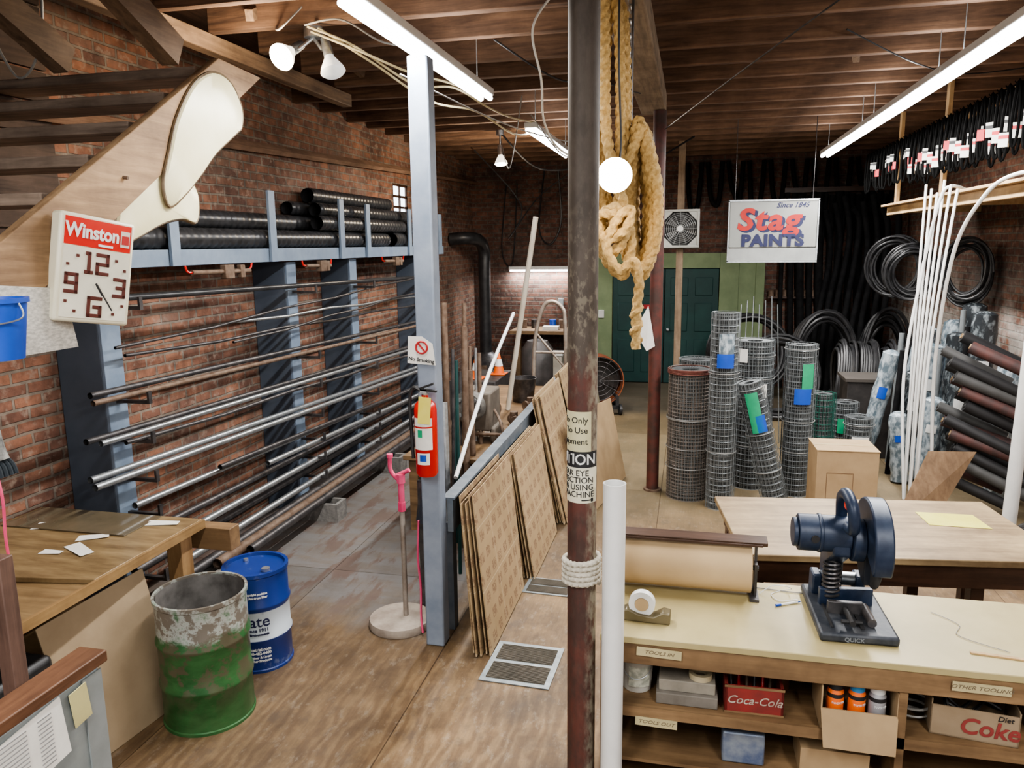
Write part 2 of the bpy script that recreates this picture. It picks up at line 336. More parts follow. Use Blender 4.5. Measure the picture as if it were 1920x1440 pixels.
for k,(a,b) in enumerate(((-1.35,-.44),(-.43,.49))):
    g=G().bb((a,YB-.04,.01),(b,YB-.002,2.05)); w_=(b-a)
    for cx in (.27,.73):
        for z0,z1 in ((.2,.8),(.95,1.45),(1.58,1.9)):
            g.bb((a+w_*cx-.15,YB-.055,z0),(a+w_*cx+.15,YB-.04,z1))
    d=S('door_%d'%(k+1),g,greend,bevel=.012)
    h=P(d,'door_knob',G().lathe([(0,.07),(.02,.068),(.032,.05),(.028,.03),(.012,.02),(.012,0)],(a+(w_-.07 if k==0 else .07),YB-.045,.98),16,Euler((pi/2,0,0)).to_matrix()),steel)
    if k==0: P(d,'notice_card',G().bb((a+.55,YB-.06,1.35),(a+.75,YB-.056,1.42)),redtext)
for i in range(21):
    y=1.25+i*.62+random.uniform(-.04,.04)
    x0=XL if y>7.2 or y<2.2 else -3.2
    dz=random.uniform(-.012,.012)
    g=G().bb((x0,-.04,dz),(XR,.04,.305)); O('ceiling_joist','rough dark brown timber joist under the roof deck','joist',g,joistm,(0,y,3.935),(random.uniform(-.03,.03),0,random.uniform(-.003,.003)),group='ceiling joists',bevel=.006)
O('trimmer_beam','weathered timber beam along the stair opening','beam',G().bb((-.05,0,0),(.05,4.5,.115)),beamy,(-3.24,2.65,3.81),bevel=.008)
O('girder','old grey-brown timber girder resting on round columns','beam',G().bb((-.12,0,0),(.12,7.4,.18)),joistm2,(-.39,.55,3.733),bevel=.012)
for i,(x,y,s_) in enumerate([(-2.2,3.9,1),(-2.9,5.05,1),(-2.2,5.6,-1),(-2.9,6.3,-1),(-2.2,6.9,1),(.8,5.6,1),(1.2,6.9,-1),(-1.0,7.5,1),(2.2,8.1,1)]):
    g=G().box((0,0,0),(.05,.6,.07),(.36*s_,0,.3*s_)); O('joist_brace','short diagonal timber brace between joists','brace',g,beamy,(x,y,4.08),group='joist braces')
# ------------------------------------------------------------------ stair
st=T('staircase','open timber staircase with wide stringer and rough treads','staircase',(-2.5,2.4,2.56))
sl=.647; top=lambda y: sl*y
poly=[(0,-1.6,top(-1.6)),(0,-1.6,top(-1.6)-.29),(0,1.84,.905),(0,1.43,.925)]
P(st,'stringer',G().slab([poly[0],poly[3],poly[2],poly[1]],-.05),stringm,'wide pale brown stringer board with stains',bevel=.004)
for i in range(8):
    y=-.5+i*.275; z=sl*y-.04
    P(st,'tread',G().bb((-1.41,y-.05,z-.05),(-.06,y+.2,z)),treadm,bevel=.006)
for i in range(3): O('rafter','rough timber rafter above the open staircase','rafter',G().box((0,0,0),(.09,1.7,.14),(-.45,0,.0)),beamy,(-3.7+.62*i,2.7,3.80),group='rafters over the stairs')
up=[(3.63,3.345),(3.77,3.40),(3.91,3.375),(4.00,3.26),(3.985,3.16),(3.93,3.12),(3.72,2.99),(3.57,2.865),(3.43,2.76),(3.31,2.70),(3.28,2.805),(3.34,2.95),(3.41,3.1),(3.52,3.25)]
lo=[(3.31,2.87),(3.13,2.82),(3.03,2.745),(2.98,2.63),(2.947,2.51),(3.09,2.547),(3.29,2.62),(3.44,2.645),(3.56,2.635),(3.59,2.76),(3.54,2.84),(3.46,2.86)]
for nm,pl,xo,lab in (('enamel_panel',up,-2.44,'curved cream enamelled panel with dark rim, on stair stringer'),('enamel_panel',lo,-2.475,'scalloped cream enamelled panel fixed to the stair stringer')):
    q=cr([(0,a-3.4,b-2.9) for a,b in pl],5,True); cen=sum(q,Vector())/len(q)
    t=T(nm,lab,'metal panel',(xo,3.4,2.9))
    N=len(q); g=G(); rings=[(1,0),(.95,.012),(.7,.016),(.35,.018)]
    vs=[];fs=[]
    for s_,h_ in rings: vs+=[cen+(p-cen)*s_+Vector((h_,0,0)) for p in q]
    for r_ in range(3): fs+=[(r_*N+i,r_*N+(i+1)%N,(r_+1)*N+(i+1)%N,(r_+1)*N+i) for i in range(N)]
    vs.append(cen+Vector((.019,0,0))); fs+=[(3*N+i,3*N+(i+1)%N,4*N) for i in range(N)]
    g.add(vs,fs); P(t,'panel_face',g,cream)
    P(t,'rim',G().tube([p+Vector((-.004,0,0)) for p in q],.009,6,True),creamrim)
O('iron_bolt','rusty iron bolt sticking out of the stair stringer','bolt',G().cyl((0,0,0),(.07,.01,-.01),.008),iron,(-2.5,3.02,2.82))
# clock
ck=T('wall_clock','cream square advertising clock with red header','clock',(-2.365,2.655,2.205),(.03,.17,math.radians(72)))
W,H=.31,.43
P(ck,'case',G().bb((-W/2,0,0),(W/2,.07,H)),creamp,bevel=.012)
P(ck,'header_panel',G().bb((-W/2+.018,-.003,.305),(W/2-.018,.0,H-.016)),red)
dial=P(ck,'dial',G().bb((-W/2+.018,-.003,.018),(W/2-.018,.0,.298)),M('dial_cream',(.75,.72,.6),None,3,.4))
TX(ck,'Winston',.076,(-.025,-.005,.362),mat=whitetext,off=.0024,sx=.82)
em_=P(ck,'pack_emblem',G().bb((.092,-.006,.325),(.130,-.003,.390)),M('emblem_pale',(.75,.68,.6),None,5,.5)); P(em_,'emblem_mark',G().bb((.096,-.008,.336),(.126,-.006,.372)),M('emblem_red',(.5,.03,.03),None,5,.5))
P(ck,'slogan_strip',G().bb((.0,-.006,.313),(.06,-.003,.322)),whitetext)
dk=M('dial_brown',(.10,.02,.013),None,5,.5)
def seg(cx,cz,w,h,st):
    g=G();th=.0150
    for a,b,c,d in st:
        x0,x1=sorted((a,c));z0,z1=sorted((b,d)); g.bb((cx+x0*w-th/2,-.007,cz+z0*h-th/2),(cx+x1*w+th/2,-.003,cz+z1*h+th/2))
    return g
two=[(-.5,.5,.5,.5),(.5,.5,.5,0),(-.5,0,.5,0),(-.5,0,-.5,-.5),(-.5,-.5,.5,-.5)]
P(dial,'numeral',seg(-.036,.242,.012,.074,[(.2,.5,.2,-.5),(-.5,.5,.2,.5),(-.7,-.5,1.1,-.5)]),dk,bevel=.003);P(dial,'numeral',seg(.022,.242,.042,.074,two),dk,bevel=.003)
P(dial,'numeral',seg(.100,.155,.042,.068,[(-.5,.5,.5,.5),(.5,.5,.5,-.5),(-.2,0,.5,0),(-.5,-.5,.5,-.5)]),dk,bevel=.003)
P(dial,'numeral',seg(0,.068,.048,.070,[(-.5,.5,.5,.5),(-.5,.5,-.5,-.5),(-.5,-.5,.5,-.5),(.5,-.5,.5,0),(0,0,.5,0)]),dk,bevel=.003)
P(dial,'numeral',seg(-.100,.155,.042,.068,[(-.5,.5,.5,.5),(.5,.5,.5,-.5),(-.5,.5,-.5,0),(-.5,0,.5,0),(-.5,-.5,.5,-.5)]),dk,bevel=.003)
for sx_ in(-1,1):
    for x_,z_ in((.080,.265),(.118,.228),(.118,.082),(.080,.045)): P(dial,'hour_marker',G().box((sx_*x_,-.005,z_),(.011,.003,.011)),dk)
P(dial,'hour_hand',G().box((.012,-.012,.14),(.008,.003,.055),(0,-.6,0)),darktext);P(dial,'minute_hand',G().box((.035,-.014,.108),(.005,.003,.12),(0,-.62,0)),darktext)
b=T('bucket','small blue plastic bucket hanging beside the stairs','bucket',(-2.27,2.12,2.14))
P(b,'bucket_body',G().lathe([(0,0),(.075,0),(.1,.19),(.108,.19),(.108,.205),(.095,.205),(.07,.01),(0,.01)],n=28),bluepl);P(b,'handle',G().tube(cr([(-.105,0,.19),(-.11,.0,.14),(-.06,-.085,.12),(0,-.11,.11),(.06,-.085,.12),(.11,0,.14),(.105,0,.19)]),.003,6),steel)
O('newspaper_sheet','torn grey newspaper sheet pinned under the stairs','newspaper',G().slab([(0,-.5,0.06),(0,.2,.06),(0,.16,.30),(0,-.5,.36)],.002),M('newsprint',(.40,.39,.36),(.62,.60,.55),38,.85,thr=(.38,.62),st=(1,1,2.5)),(-2.44,2.45,2.05))
# ------------------------------------------------------------------ wall rack and pipes
rows=[
 (4.1,2.20,10.4,2.08,-3.5,.022,blackp,'long black conduit lying on wall rack'),
 (4.05,1.90,10.2,2.14,-3.46,.011,steeld,'thin dark steel rod lying on wall rack'),
 (5.3,1.78,10.3,1.95,-3.45,.010,steeld,'thin dark steel rod lying on wall rack'),
 (5.4,1.93,10.3,1.86,-3.48,.013,steel,'slim galvanised pipe on wall rack'),
 (4.2,1.83,10.3,1.74,-3.52,.012,steeld,'thin dark steel rod lying on wall rack'),
 (3.85,1.635,10.4,1.50,-3.5,.020,steeld,'dark steel pipe lying on wall rack'),
 (3.8,1.60,10.3,1.46,-3.44,.018,iron,'ribbed rusty reinforcing bar on wall rack'),
 (3.8,1.36,10.3,1.19,-3.52,.020,steeld,'dark steel pipe lying on wall rack'),
 (3.85,1.34,10.2,1.17,-3.46,.018,steel,'galvanised steel pipe lying on wall rack'),
 (4.0,1.31,10.3,1.13,-3.41,.014,steeld,'dark steel pipe lying on wall rack'),
 (3.8,1.12,10.3,.88,-3.52,.022,steel,'galvanised steel pipe lying on wall rack'),
 (3.76,1.09,10.3,.85,-3.455,.022,steel,'galvanised steel pipe lying on wall rack'),
 (4.15,.84,10.3,.62,-3.52,.022,steel,'galvanised steel pipe lying on wall rack'),
 (5.0,.86,9.8,.66,-3.45,.020,steeld,'dark steel pipe lying on wall rack'),
 (5.6,.72,10.2,.56,-3.41,.022,steel,'galvanised steel pipe lying on wall rack'),
 (4.3,.62,10.2,.50,-3.52,.026,steeld,'dark steel pipe lying on wall rack'),
 (4.6,.52,10.0,.46,-3.45,.026,steel,'galvanised steel pipe lying on wall rack'),
 (4.1,.40,10.2,.38,-3.53,.032,steeld,'dark steel pipe lying on wall rack'),
 (4.3,.32,10.2,.31,-3.44,.028,steel,'galvanised steel pipe lying on wall rack'),
 (4.4,.215,10.1,.215,-3.42,.04,steeld,'dark steel pipe resting on concrete blocks'),
 (4.7,.215,9.8,.215,-3.33,.04,iron,'rusty steel pipe resting on concrete blocks'),
 (5.0,.21,9.6,.21,-3.245,.035,steeld,'dark steel pipe resting on concrete blocks')]
for y0,z0,y1,z1,x,r,m,l in rows:
    sag=.02 if r<.015 else 0
    pts=[(0,(y1-y0)*t,(z1-z0)*t-sag*math.sin(pi*t*3)**2) for t in [i/12 for i in range(13)]]
    g=G().tube(pts,r,10,cap=False); g.tube(pts,r*.72,10,cap=False)
    O('pipe',l,'pipe',g,m,(x,y0,z0),group='pipes on the wall rack')
for y in (4.7,6.3,7.9,9.3):
    g=G().bb((-.22,-.1,0),(.22,-.07,.17)).bb((-.22,.07,0),(.22,.1,.17))
    for x in(-.22,-.015,.19): g.bb((x,-.07,0),(x+.03,.07,.17))
    O('concrete_block','hollow grey concrete block propping pipes off the floor','concrete block',g,M('concrete_grey',(.15,.145,.14),(.26,.25,.235),20,.9,0,.5),(-3.32,y,0),group='concrete blocks')
def rowz(i,y):
    y0,z0,y1,z1=rows[i][:4]; return z0+(z1-z0)*(y-y0)/(y1-y0)-rows[i][5]
for y in (4.1,6.45,7.8,10.05):
    t=T('rack_post','slate blue steel channel rack post against brick wall','rack post',(-3.95,y,0),group='pipe rack posts')
    P(t,'web',G().bb((0.004,0,0),(.33,.035,2.37)),blue_shaded,bevel=.004); P(t,'flange',G().bb((.33,0,0),(.355,.17,2.37)),blue,bevel=.004)
    for i in (0,6,8,11,12,15,17):
        P(t,'bracket',G().bb((.355,.07,rowz(i,y+.085)-.05),(.60,.1,rowz(i,y+.085)-.028)).bb((.585,.07,rowz(i,y+.085)-.028),(.60,.1,rowz(i,y+.085)+.03)),steeld)
sh=T('pipe_shelf','slate blue steel shelf with short upright stakes','shelf',(-3.95,4.2,2.38))
P(sh,'beam',G().bb((.36,0,0),(.42,6.7,.115)),blue,bevel=.004)
P(sh,'deck',G().bb((0.004,0,.085),(.36,6.7,.11)),blue_shaded)
for y,h in ((4.78,.36),(6.1,.6),(7.47,.6),(8.14,.58),(9.46,.58),(10.7,.56)): P(sh,'stake',G().bb((.425,y-4.2-.05,0),(.45,y-4.2+.05,h)),blue,bevel=.003)
def corr(y0,y1,x,z,r):
    n=int((y1-y0)/.022); 
    g=G().tube([(0,(y1-y0)*i/n,0) for i in range(n+1)],lambda i:r*(1 if (i//2)%2 else .93),14,cap=False); g.tube([(0,(y1-y0)*t,0) for t in (0,1)],r*.88,14,cap=False)
    O('corrugated_pipe','black corrugated plastic drain pipe on blue shelf','pipe',g,blackp,(x,y0,z),group='corrugated drain pipes on the shelf')
corr(4.3,8.9,-3.625,2.575,.083);corr(4.4,9.0,-3.80,2.575,.083);corr(5.0,6.75,-3.71,2.725,.078)
corr(9.1,10.9,-3.62,2.58,.088);corr(9.15,10.95,-3.81,2.58,.088)
for x,z,y0,l_,r in ((-3.60,2.735,7.1,3.4,.075),(-3.78,2.735,6.85,3.4,.07),(-3.69,2.87,7.25,2.6,.075),(-3.86,2.88,7.0,2.6,.07)): corr(y0,y0+l_,x,z,r)
corr(7.3,9.4,-3.79,3.015,.08)
for y,l in ((4.9,.75),(6.6,.5),(8.5,.6)):
    t=T('pipe_clamp','iron pipe clamp with red handle under blue shelf','clamp',(-3.48,y,2.33),group='pipe clamps')
    P(t,'bar',G().cyl((0,0,0),(0,l,-.01),.018),iron);P(t,'jaw',G().bb((-.02,l*.5,-.06),(.03,l*.5+.12,.045)),iron,bevel=.005);P(t,'jaw',G().bb((-.02,l*.8,-.06),(.02,l*.8+.06,.04)),iron,bevel=.005)
    for q in (cr([(0,0,0),(0,-.05,.01),(0,-.07,.05)]),cr([(0,l*.95,0),(0,l*1.02,.01),(0,l*1.05,.05)])): P(t,'handle',G().tube(q,.008,6),red)
# ------------------------------------------------------------------ columns
c=T('column','round steel column, chipped brown-red paint, rope and paper signs','column',(-.40,2.95,0))
P(c,'shaft',G().cyl((0,0,0),(0,0,3.73),.0585,n=40,cap=False),colm)
def helix(r,z0,z1,turns,n=24): return [(r*math.cos(2*pi*i/n),r*math.sin(2*pi*i/n),z0+(z1-z0)*i/(n*turns)) for i in range(int(n*turns)+1)]
P(c,'rope_wrap',G().tube(resamp([Vector(p) for p in helix(.070,1.135,1.245,5.2)],.006),.0115,9,lobes=3,pitch=.06),ropew,'pale rope wound around the shaft')
def band(z0,z1,r,a0,a1,n=24):
    vs=[];fs=[]
    for z in(z0,z1):
        for i in range(n+1):
            t=a0+(a1-a0)*i/n; vs.append((math.sin(t)*r,-math.cos(t)*r,z))
    for i in range(n): fs.append((i,i+1,n+2+i,n+1+i))
    return G().add(vs,fs)
cs=P(c,'caution_sign',band(1.49,1.635,.0598,-2.2,1.35),M('sign_paper_yellowish',(.72,.70,.58),(.62,.58,.42),7,.7),'white warning notice'); P(cs,'caution_header',band(1.635,1.70,.0600,-2.2,1.35),darktext)
nt_=P(c,'notice',band(1.70,1.86,.0602,-2.2,.75),M('aged_paper',(.64,.60,.38),None,5,.7),'yellowed paper notice')
R0=.0608
TX(cs,'CAUTION',.060,(0,0,1.667),mat=whitetext,align='RIGHT',wrap=(R0,1.12),off=.0009,sx=.93)
for s_,z_,e in (('WEAR EYE',1.612,.60),('PROTECTION',1.583,.95),('WHEN USING',1.554,.95),('MACHINE',1.525,1.0)): TX(cs,s_,.034,(0,0,z_),mat=darktext,align='RIGHT',wrap=(R0,e))
P(cs,'arrow_mark',band(1.500,1.505,R0,.1,.8),darktext);P(cs,'arrow_mark',band(1.495,1.510,R0,.75,.95),darktext)
for s_,z_ in (('To Only',1.825),('To Use',1.785),('Equipment',1.74)): TX(nt_,s_,.034,(0,0,z_),mat=darktext,align='RIGHT',wrap=(R0+.0004,.5))
r2=T('column','slender round column painted dark red','column',(-.32,7.72,0))
P(r2,'shaft',G().cyl((0,0,.02),(0,0,3.73),.062,n=28),M('dark_red_column_paint',(.11,.032,.025),(.055,.028,.023),8,.5,thr=(.4,.6)));P(r2,'base_plate',G().cyl((0,0,0),(0,0,.02),.09),iron)
bc=T('column','square slate blue steel post carrying safety equipment','column',(-1.51,4.33,0))
P(bc,'shaft',G().bb((-.06,-.06,0),(.06,.06,3.54)),M('post_blue_grey',(.19,.235,.31),(.30,.345,.42),5,.45,thr=(.3,.7)),bevel=.01)
t=T('fire_extinguisher','red fire extinguisher with yellow tag on blue post','fire extinguisher',(-1.50,4.20,1.15))
P(t,'cylinder',G().lathe([(0,0),(.055,.0),(.066,.02),(.067,.4),(.06,.435),(.035,.46),(.02,.475),(.02,.49),(0,.49)],n=32),red)
P(t,'valve',G().cyl((0,0,.48),(0,0,.53),.02).bb((-.02,-.03,.5),(.02,.03,.525)),steel);P(t,'lever',G().box((.02,-.02,.545),(.09,.02,.012),(0,-.35,0)),darktext);P(t,'lever',G().box((.03,-.02,.52),(.10,.02,.012),(0,.1,0)),darktext)
P(t,'hose',G().tube(cr([(-.02,0,.51),(-.07,.0,.53),(-.095,0,.45),(-.09,0,.25),(-.085,0,.1)]),.011,8),black)
l1=P(t,'label',band(.17,.30,.0680,-.9,.9),paper,'white instruction label');P(t,'label',band(.31,.36,.0680,-.9,.9),paper);l2=P(t,'label',band(.08,.15,.0680,-.6,.6),paper)
P(l1,'label_mark',band(.245,.29,.0685,-.45,.0),greenl);P(l2,'label_mark',band(.1,.14,.0685,-.3,.3),bluepl)
P(t,'inspection_tag',G().box((.02,-.076,.41),(.075,.002,.16),(0,.08,0)),yellowpaper,'yellow inspection tag')
t=T('no_smoking_sign','small white no smoking card taped on blue post','sign',(-1.53,4.262,1.89),(0,.12,0))
P(t,'card',G().slab([(-.085,0,-.085),(.09,0,-.075),(.06,0,.05),(-.01,0,.085),(-.095,0,.075)],-.002) ,paper)
P(t,'symbol',G().tube([(.035*math.cos(a)-.005,-.003,.02+.035*math.sin(a)) for a in [i*2*pi/24 for i in range(24)]],.006,6,True).box((-.005,-.003,.02),(.06,.004,.01),(0,.75,0)),redtext)
TX(t,'No Smoking',.032,(0,-.003,-.055),mat=darktext,off=.0005)
t=T('folded_paper','white paper folded over a hook on the dark red column','paper',(-.42,7.64,1.45),(0,0,0)); P(t,'sheet',G().slab([(-.1,0,.2),(.03,-.02,.45),(.1,0,.05),(.02,-.01,.0)],.002),paper)
# ------------------------------------------------------------------ lights
def fixture(x,y0,y1,z=3.6,up=5):
    t=T('fluorescent_light','long white fluorescent strip light, switched on','ceiling light',(x,y0,z),group='fluorescent strip lights')
    L=y1-y0
    P(t,'housing',G().bb((-.06,0,.0),(.06,L,.05)),white,bevel=.006)
    for dx in(-.035,.035): P(t,'lamp_tube',G().cyl((dx,.02,-.02),(dx,L-.02,-.02),.02,n=12),tube_em)
    for yy in(.25,L-.25): P(t,'hanger',G().cyl((0,yy,.05),(0,yy,ZC-z),.004,n=6),steel)
    for en,dz,rx in ((41*L,-.05,0),(up*L,.062,pi)):  # second entry: weak upward lamp added above the housing to brighten the joists
        ld=bpy.data.lights.new('lamp','AREA');ld.shape='RECTANGLE';ld.size=.1;ld.size_y=L;ld.energy=en;ld.color=(1,.98,.95)
        lo_=bpy.data.objects.new('lamp_glow',ld);COL.objects.link(lo_);lo_.parent=t;lo_.location=(0,L/2,dz);lo_.rotation_euler=(rx,0,0)
    return t
fixture(-1.53,3.42,5.86);fixture(-1.53,7.5,9.9)
for a in (3.45,5.95,8.45): fixture(1.65,a,a+2.49)
fixture(-1.53,-1.2,1.2);fixture(1.65,-1.2,1.2)
t=T('fluorescent_light','short fluorescent light above the far workbench','light',(-3.25,13.9,2.05),group='fluorescent strip lights')
P(t,'housing',G().bb((0,-.04,0),(1.1,.1,.06)),white,bevel=.005);P(t,'lamp_tube',G().cyl((.02,-.01,-.018),(1.08,-.01,-.018),.018),tube_em)
ld=bpy.data.lights.new('lamp','AREA');ld.shape='RECTANGLE';ld.size=1.05;ld.size_y=.08;ld.energy=30;lo_=bpy.data.objects.new('lamp_glow',ld);COL.objects.link(lo_);lo_.parent=t;lo_.location=(.55,-.01,-.045)
def par(parent,p,d,lit,s=1,en=26):
    d=Vector(d).normalized();R=d.to_track_quat('Z','Y').to_matrix()
    P(parent,'bulb',G().lathe([(.018*s,-.03*s),(.022*s,.02*s),(.03*s,.035*s),(.058*s,.085*s),(.064*s,.105*s)],p,24,R),bulbw if not lit else M('lit_reflector',(1,.9,.75),None,1,.3,emis=1.5))
    P(parent,'lens',G().lathe([(.064*s,.105*s),(.05*s,.118*s),(0,.124*s)],p,24,R),bulb_em if lit else bulbw)
    P(parent,'socket',G().lathe([(0,-.075*s),(.022*s,-.075*s),(.026*s,-.01*s),(.026*s,.02*s),(0,.02*s)],p,16,R),steel)
    if lit:
        ld=bpy.data.lights.new('spot','POINT');ld.energy=en;ld.color=(1,.82,.6);ld.shadow_soft_size=.06
        l=bpy.data.objects.new('spot_glow',ld);COL.objects.link(l);l.parent=parent;l.location=Vector(p)+d*.2*s
t=T('twin_floodlight','twin reflector bulb floodlight fixed to a ceiling joist','light',(-2.47,4.97,3.86))
P(t,'junction_box',G().cyl((0,0,0),(0,0,.08),.06),steel);P(t,'arm',G().cyl((0,0,0),(-.09,-.05,-.08),.012),steel);P(t,'arm',G().cyl((0,0,0),(.06,0,-.08),.012),steel)
par(t,(-.12,-.06,-.08),(-.15,-.85,-.5),True,1.35,34);par(t,(.10,0,-.10),(.3,-.2,-.9),False,1.3)
t=T('ceiling_lamp','single reflector bulb hanging from a joist','light',(-2.42,9.93,3.86));P(t,'stem',G().cyl((0,0,.06),(0,0,-.12),.012),steel);P(t,'canopy',G().cyl((0,0,.02),(0,0,.08),.05),steel);par(t,(0,0,-.2),(.1,-.1,-1),True,1.3,60)
t=T('clamp_lamp','glowing reflector bulb hanging among the ropes below girder','light',(-.330,3.50,2.80));par(t,(0,0,0),(.05,-1,-.12),True,1.15,7);P(t,'cord',G().tube(cr([(0,.07,.01),(.01,.10,.15),(-.0,.06,.5),(-.0,.06,.935)]),.005,6),black)
def wire(pts,m,r=.006,lab='loose electrical cable draped along the joists',grp='ceiling cables'):
    p0=Vector(pts[0]); O('cable',lab,'cable',G().tube([q-p0 for q in cr(pts,8)],r,6),m,p0,group=grp)
wire([(-2.45,4.85,3.9),(-2.2,5.0,3.80),(-1.9,5.3,3.60),(-1.7,5.6,3.62),(-1.64,6.3,3.6),(-1.6,7.0,3.62),(-1.5,7.6,3.66)],cablem,.008)
wire([(-2.4,4.9,3.9),(-2.1,5.1,3.70),(-1.85,5.5,3.52),(-1.7,6.2,3.55),(-1.6,7.2,3.5),(-1.5,8.0,3.66)],cablem,.008)
wire([(-2.45,4.9,3.88),(-2.15,5.0,3.76),(-1.9,5.2,3.66),(-1.72,5.5,3.64),(-1.66,6.0,3.66)],cablem,.008)
wire([(-2.45,4.82,3.9),(-2.1,4.6,3.85),(-1.8,4.5,3.68),(-1.6,4.6,3.66)],cableg)
wire([(-2.7,4.9,3.91),(-2.5,4.6,3.83),(-2.3,4.5,3.91)],cableg)
wire([(-.5,3.55,3.73),(-.62,3.6,3.6),(-.72,3.6,3.45),(-.70,3.7,3.25),(-.74,4.0,3.1),(-.7,4.4,3.0),(-.55,5.5,3.0)],M('white_cable',(.6,.6,.58),None,4,.5),.006)
wire([(-1.5,7.4,3.7),(-1.3,8.2,3.4),(-1.1,9,3.6),(-.9,9.6,3.3),(-.6,10,3.7)],cableg)
wire([(-1.5,7.0,3.8),(-1.9,8.2,3.3),(-2.3,9.5,3.75)],cableg)
wire([(-1.62,4.3,3.45),(-1.2,5.5,3.3),(-.8,7,3.35),(-.4,7.6,3.5)],cableg,.005)
wire([(-2.4,9.9,3.9),(-2.0,10.5,3.5),(-1.2,11,3.6),(-.4,11.2,3.8)],black,.012)
wire([(-1.3,9.0,3.7),(-.9,9.5,3.35),(-.6,10.4,3.5),(0,11,3.9)],black,.012)
wire([(.95,4.6,3.9),(.3,6.2,3.72),(-.27,7.65,3.55)],steeld,.006,'taut dark steel wire running between joist and column')
wire([(1.0,6.0,3.93),(1.6,6.6,3.8),(2.2,7.4,3.85),(2.9,7.6,3.93)],black,.006)
wire([(-3.0,3.3,3.9),(-3.1,3.35,3.5),(-3.3,3.4,3.35),(-3.45,3.4,3.6)],cableg,.006)
wire([(-1.4,5.6,3.93),(-1.0,5.9,3.7),(-.7,6.4,3.75),(-.45,6.8,3.73)],black,.007)
wire([(-3.2,11.5,3.9),(-2.6,12.0,3.1),(-2.9,12.4,2.6),(-2.5,13.0,3.3),(-1.8,13.2,3.8)],black,.01)
wire([(-2.6,13.98,3.8),(-2.7,13.98,2.8),(-2.5,13.98,2.5),(-2.3,13.98,2.9),(-2.35,13.98,3.8)],black,.015,'black cable hanging in a loop by the end wall')
wire([(-3.3,13.98,3.6),(-3.4,13.98,2.4),(-3.2,13.98,2.2),(-3.1,13.98,3.6)],black,.012,'black cable hanging in a loop by the end wall')
# ------------------------------------------------------------------ ropes
def rope(pts,r,lab,m=ropem):
    q=resamp(cr(pts,14),.009); p0=q[0].copy()
    return O('rope',lab,'rope',G().tube([p-p0 for p in q],r,12,lobes=3,pitch=.15,amp=.24),m,p0,group='hanging ropes')
def bundle(cx,cy,ztop,zbot,w,n,tapew=.35):
    pts=[]; 
    for i in range(n):
        j=lambda a:random.uniform(-a,a)
        x1=cx-w*(.5-tapew*i/n)+j(.015); x2=cx+w*(.5-tapew*((i*3)%n)/n)+j(.015); yy=cy+(i-n/2)*.03
        zb=zbot+random.uniform(0,.14)
        pts+=[(cx-.02+j(.02),yy,ztop+j(.015)),(x1,yy+j(.015),ztop-.22),(x1-.01,yy+j(.02),(ztop+zbot)/2),(x1+.01,yy,zb+.08),((x1+x2)/2,yy-.02,zb),(x2-.01,yy+j(.02),zb+.09),(x2,yy,(ztop+zbot)/2),(x2-.02,yy+j(.02),ztop-.2)]
    return pts
rope(bundle(-.225,3.8,3.04,2.33,.15,8),.022,'thick golden manila rope coiled in hanging loops')
rope(bundle(-.385,3.72,3.73,2.50,.14,3,.5),.022,'thick golden manila rope looped over the girder')
rope([(-.40,3.60,3.73),(-.395,3.60,3.3),(-.38,3.60,2.95),(-.30,3.60,2.66),(-.27,3.61,2.5),(-.30,3.62,2.36),(-.36,3.6,2.40),(-.41,3.6,2.5),(-.40,3.6,2.62),(-.34,3.58,2.66),(-.29,3.58,2.6),(-.31,3.57,2.5),(-.37,3.57,2.45),(-.40,3.57,2.5)],.022,'thick golden manila rope looped over the girder')
rope([(-.33,3.55,2.63),(-.42,3.54,2.62),(-.38,3.53,2.52),(-.29,3.54,2.56),(-.27,3.56,2.65),(-.33,3.53,2.60),(-.37,3.52,2.48),(-.31,3.52,2.38),(-.25,3.53,2.42),(-.225,3.54,2.32),(-.235,3.55,2.2),(-.235,3.55,2.05),(-.235,3.55,2.02)],.02,'golden manila rope end dangling with a knot')
g=G().tube(resamp(cr([(.019*math.cos(a),.019*math.sin(a),.012*a) for a in [i*.8 for i in range(18)]],3),.006),.013,8,lobes=3,pitch=.08)
O('rope_knot','whipped knot on a dangling manila rope end','rope',g,ropem,(-.235,3.55,2.06),group='hanging ropes')
g=G()
for i in range(16):
    q=[(0.012*math.cos(a)*(1 if i%2 else .4),.012*math.cos(a)*(.4 if i%2 else 1),.02*math.sin(a)-i*.032) for a in [k*2*pi/10 for k in range(10)]]
    g.tube(q,.0035,5,True)
O('chain','short steel link chain hanging from girder','chain',g,steel,(-.31,3.9,3.715))
O('rope_hook','dark iron hook holding the rope coil','hook',G().tube(cr([(0,0,.7),(0,0,.05),(.02,0,0),(.0,0,-.03),(-.03,0,0)]),.007,6),steeld,(-.29,3.8,3.04))
# ------------------------------------------------------------------ left bench
t=T('workbench','worn timber workbench with two-level top and heavy legs','workbench',(-3.4,3.1,0))
P(t,'worktop',G().bb((-.54,-1.0,.86),(.60,.72,.885)),benchm,bevel=.004)
P(t,'raised_board',G().slab([(-.54,-.28,.886),(.60,-.12,.886),(.60,.74,.886),(-.54,.74,.886)],.026),M('amber_varnished_board',(.13,.085,.042),(.31,.22,.115),3.5,.25,st=(1,4,1),thr=(.3,.7),detail=8),bevel=.003)
P(t,'edge_strip',G().bb((.60,-1.0,.86),(.62,.74,.91)),wood('edge_orange',(.28,.17,.075),(.42,.28,.13),1,2,.5),'pale timber edge strip')
for x,y in ((.52,.62),(.50,-.9),(-.45,.62)): P(t,'leg',G().bb((x-.05,y-.05,0),(x+.05,y+.05,.86)),wood('leg_wood',(.28,.16,.07),(.42,.27,.13),2,2,.6),bevel=.004)
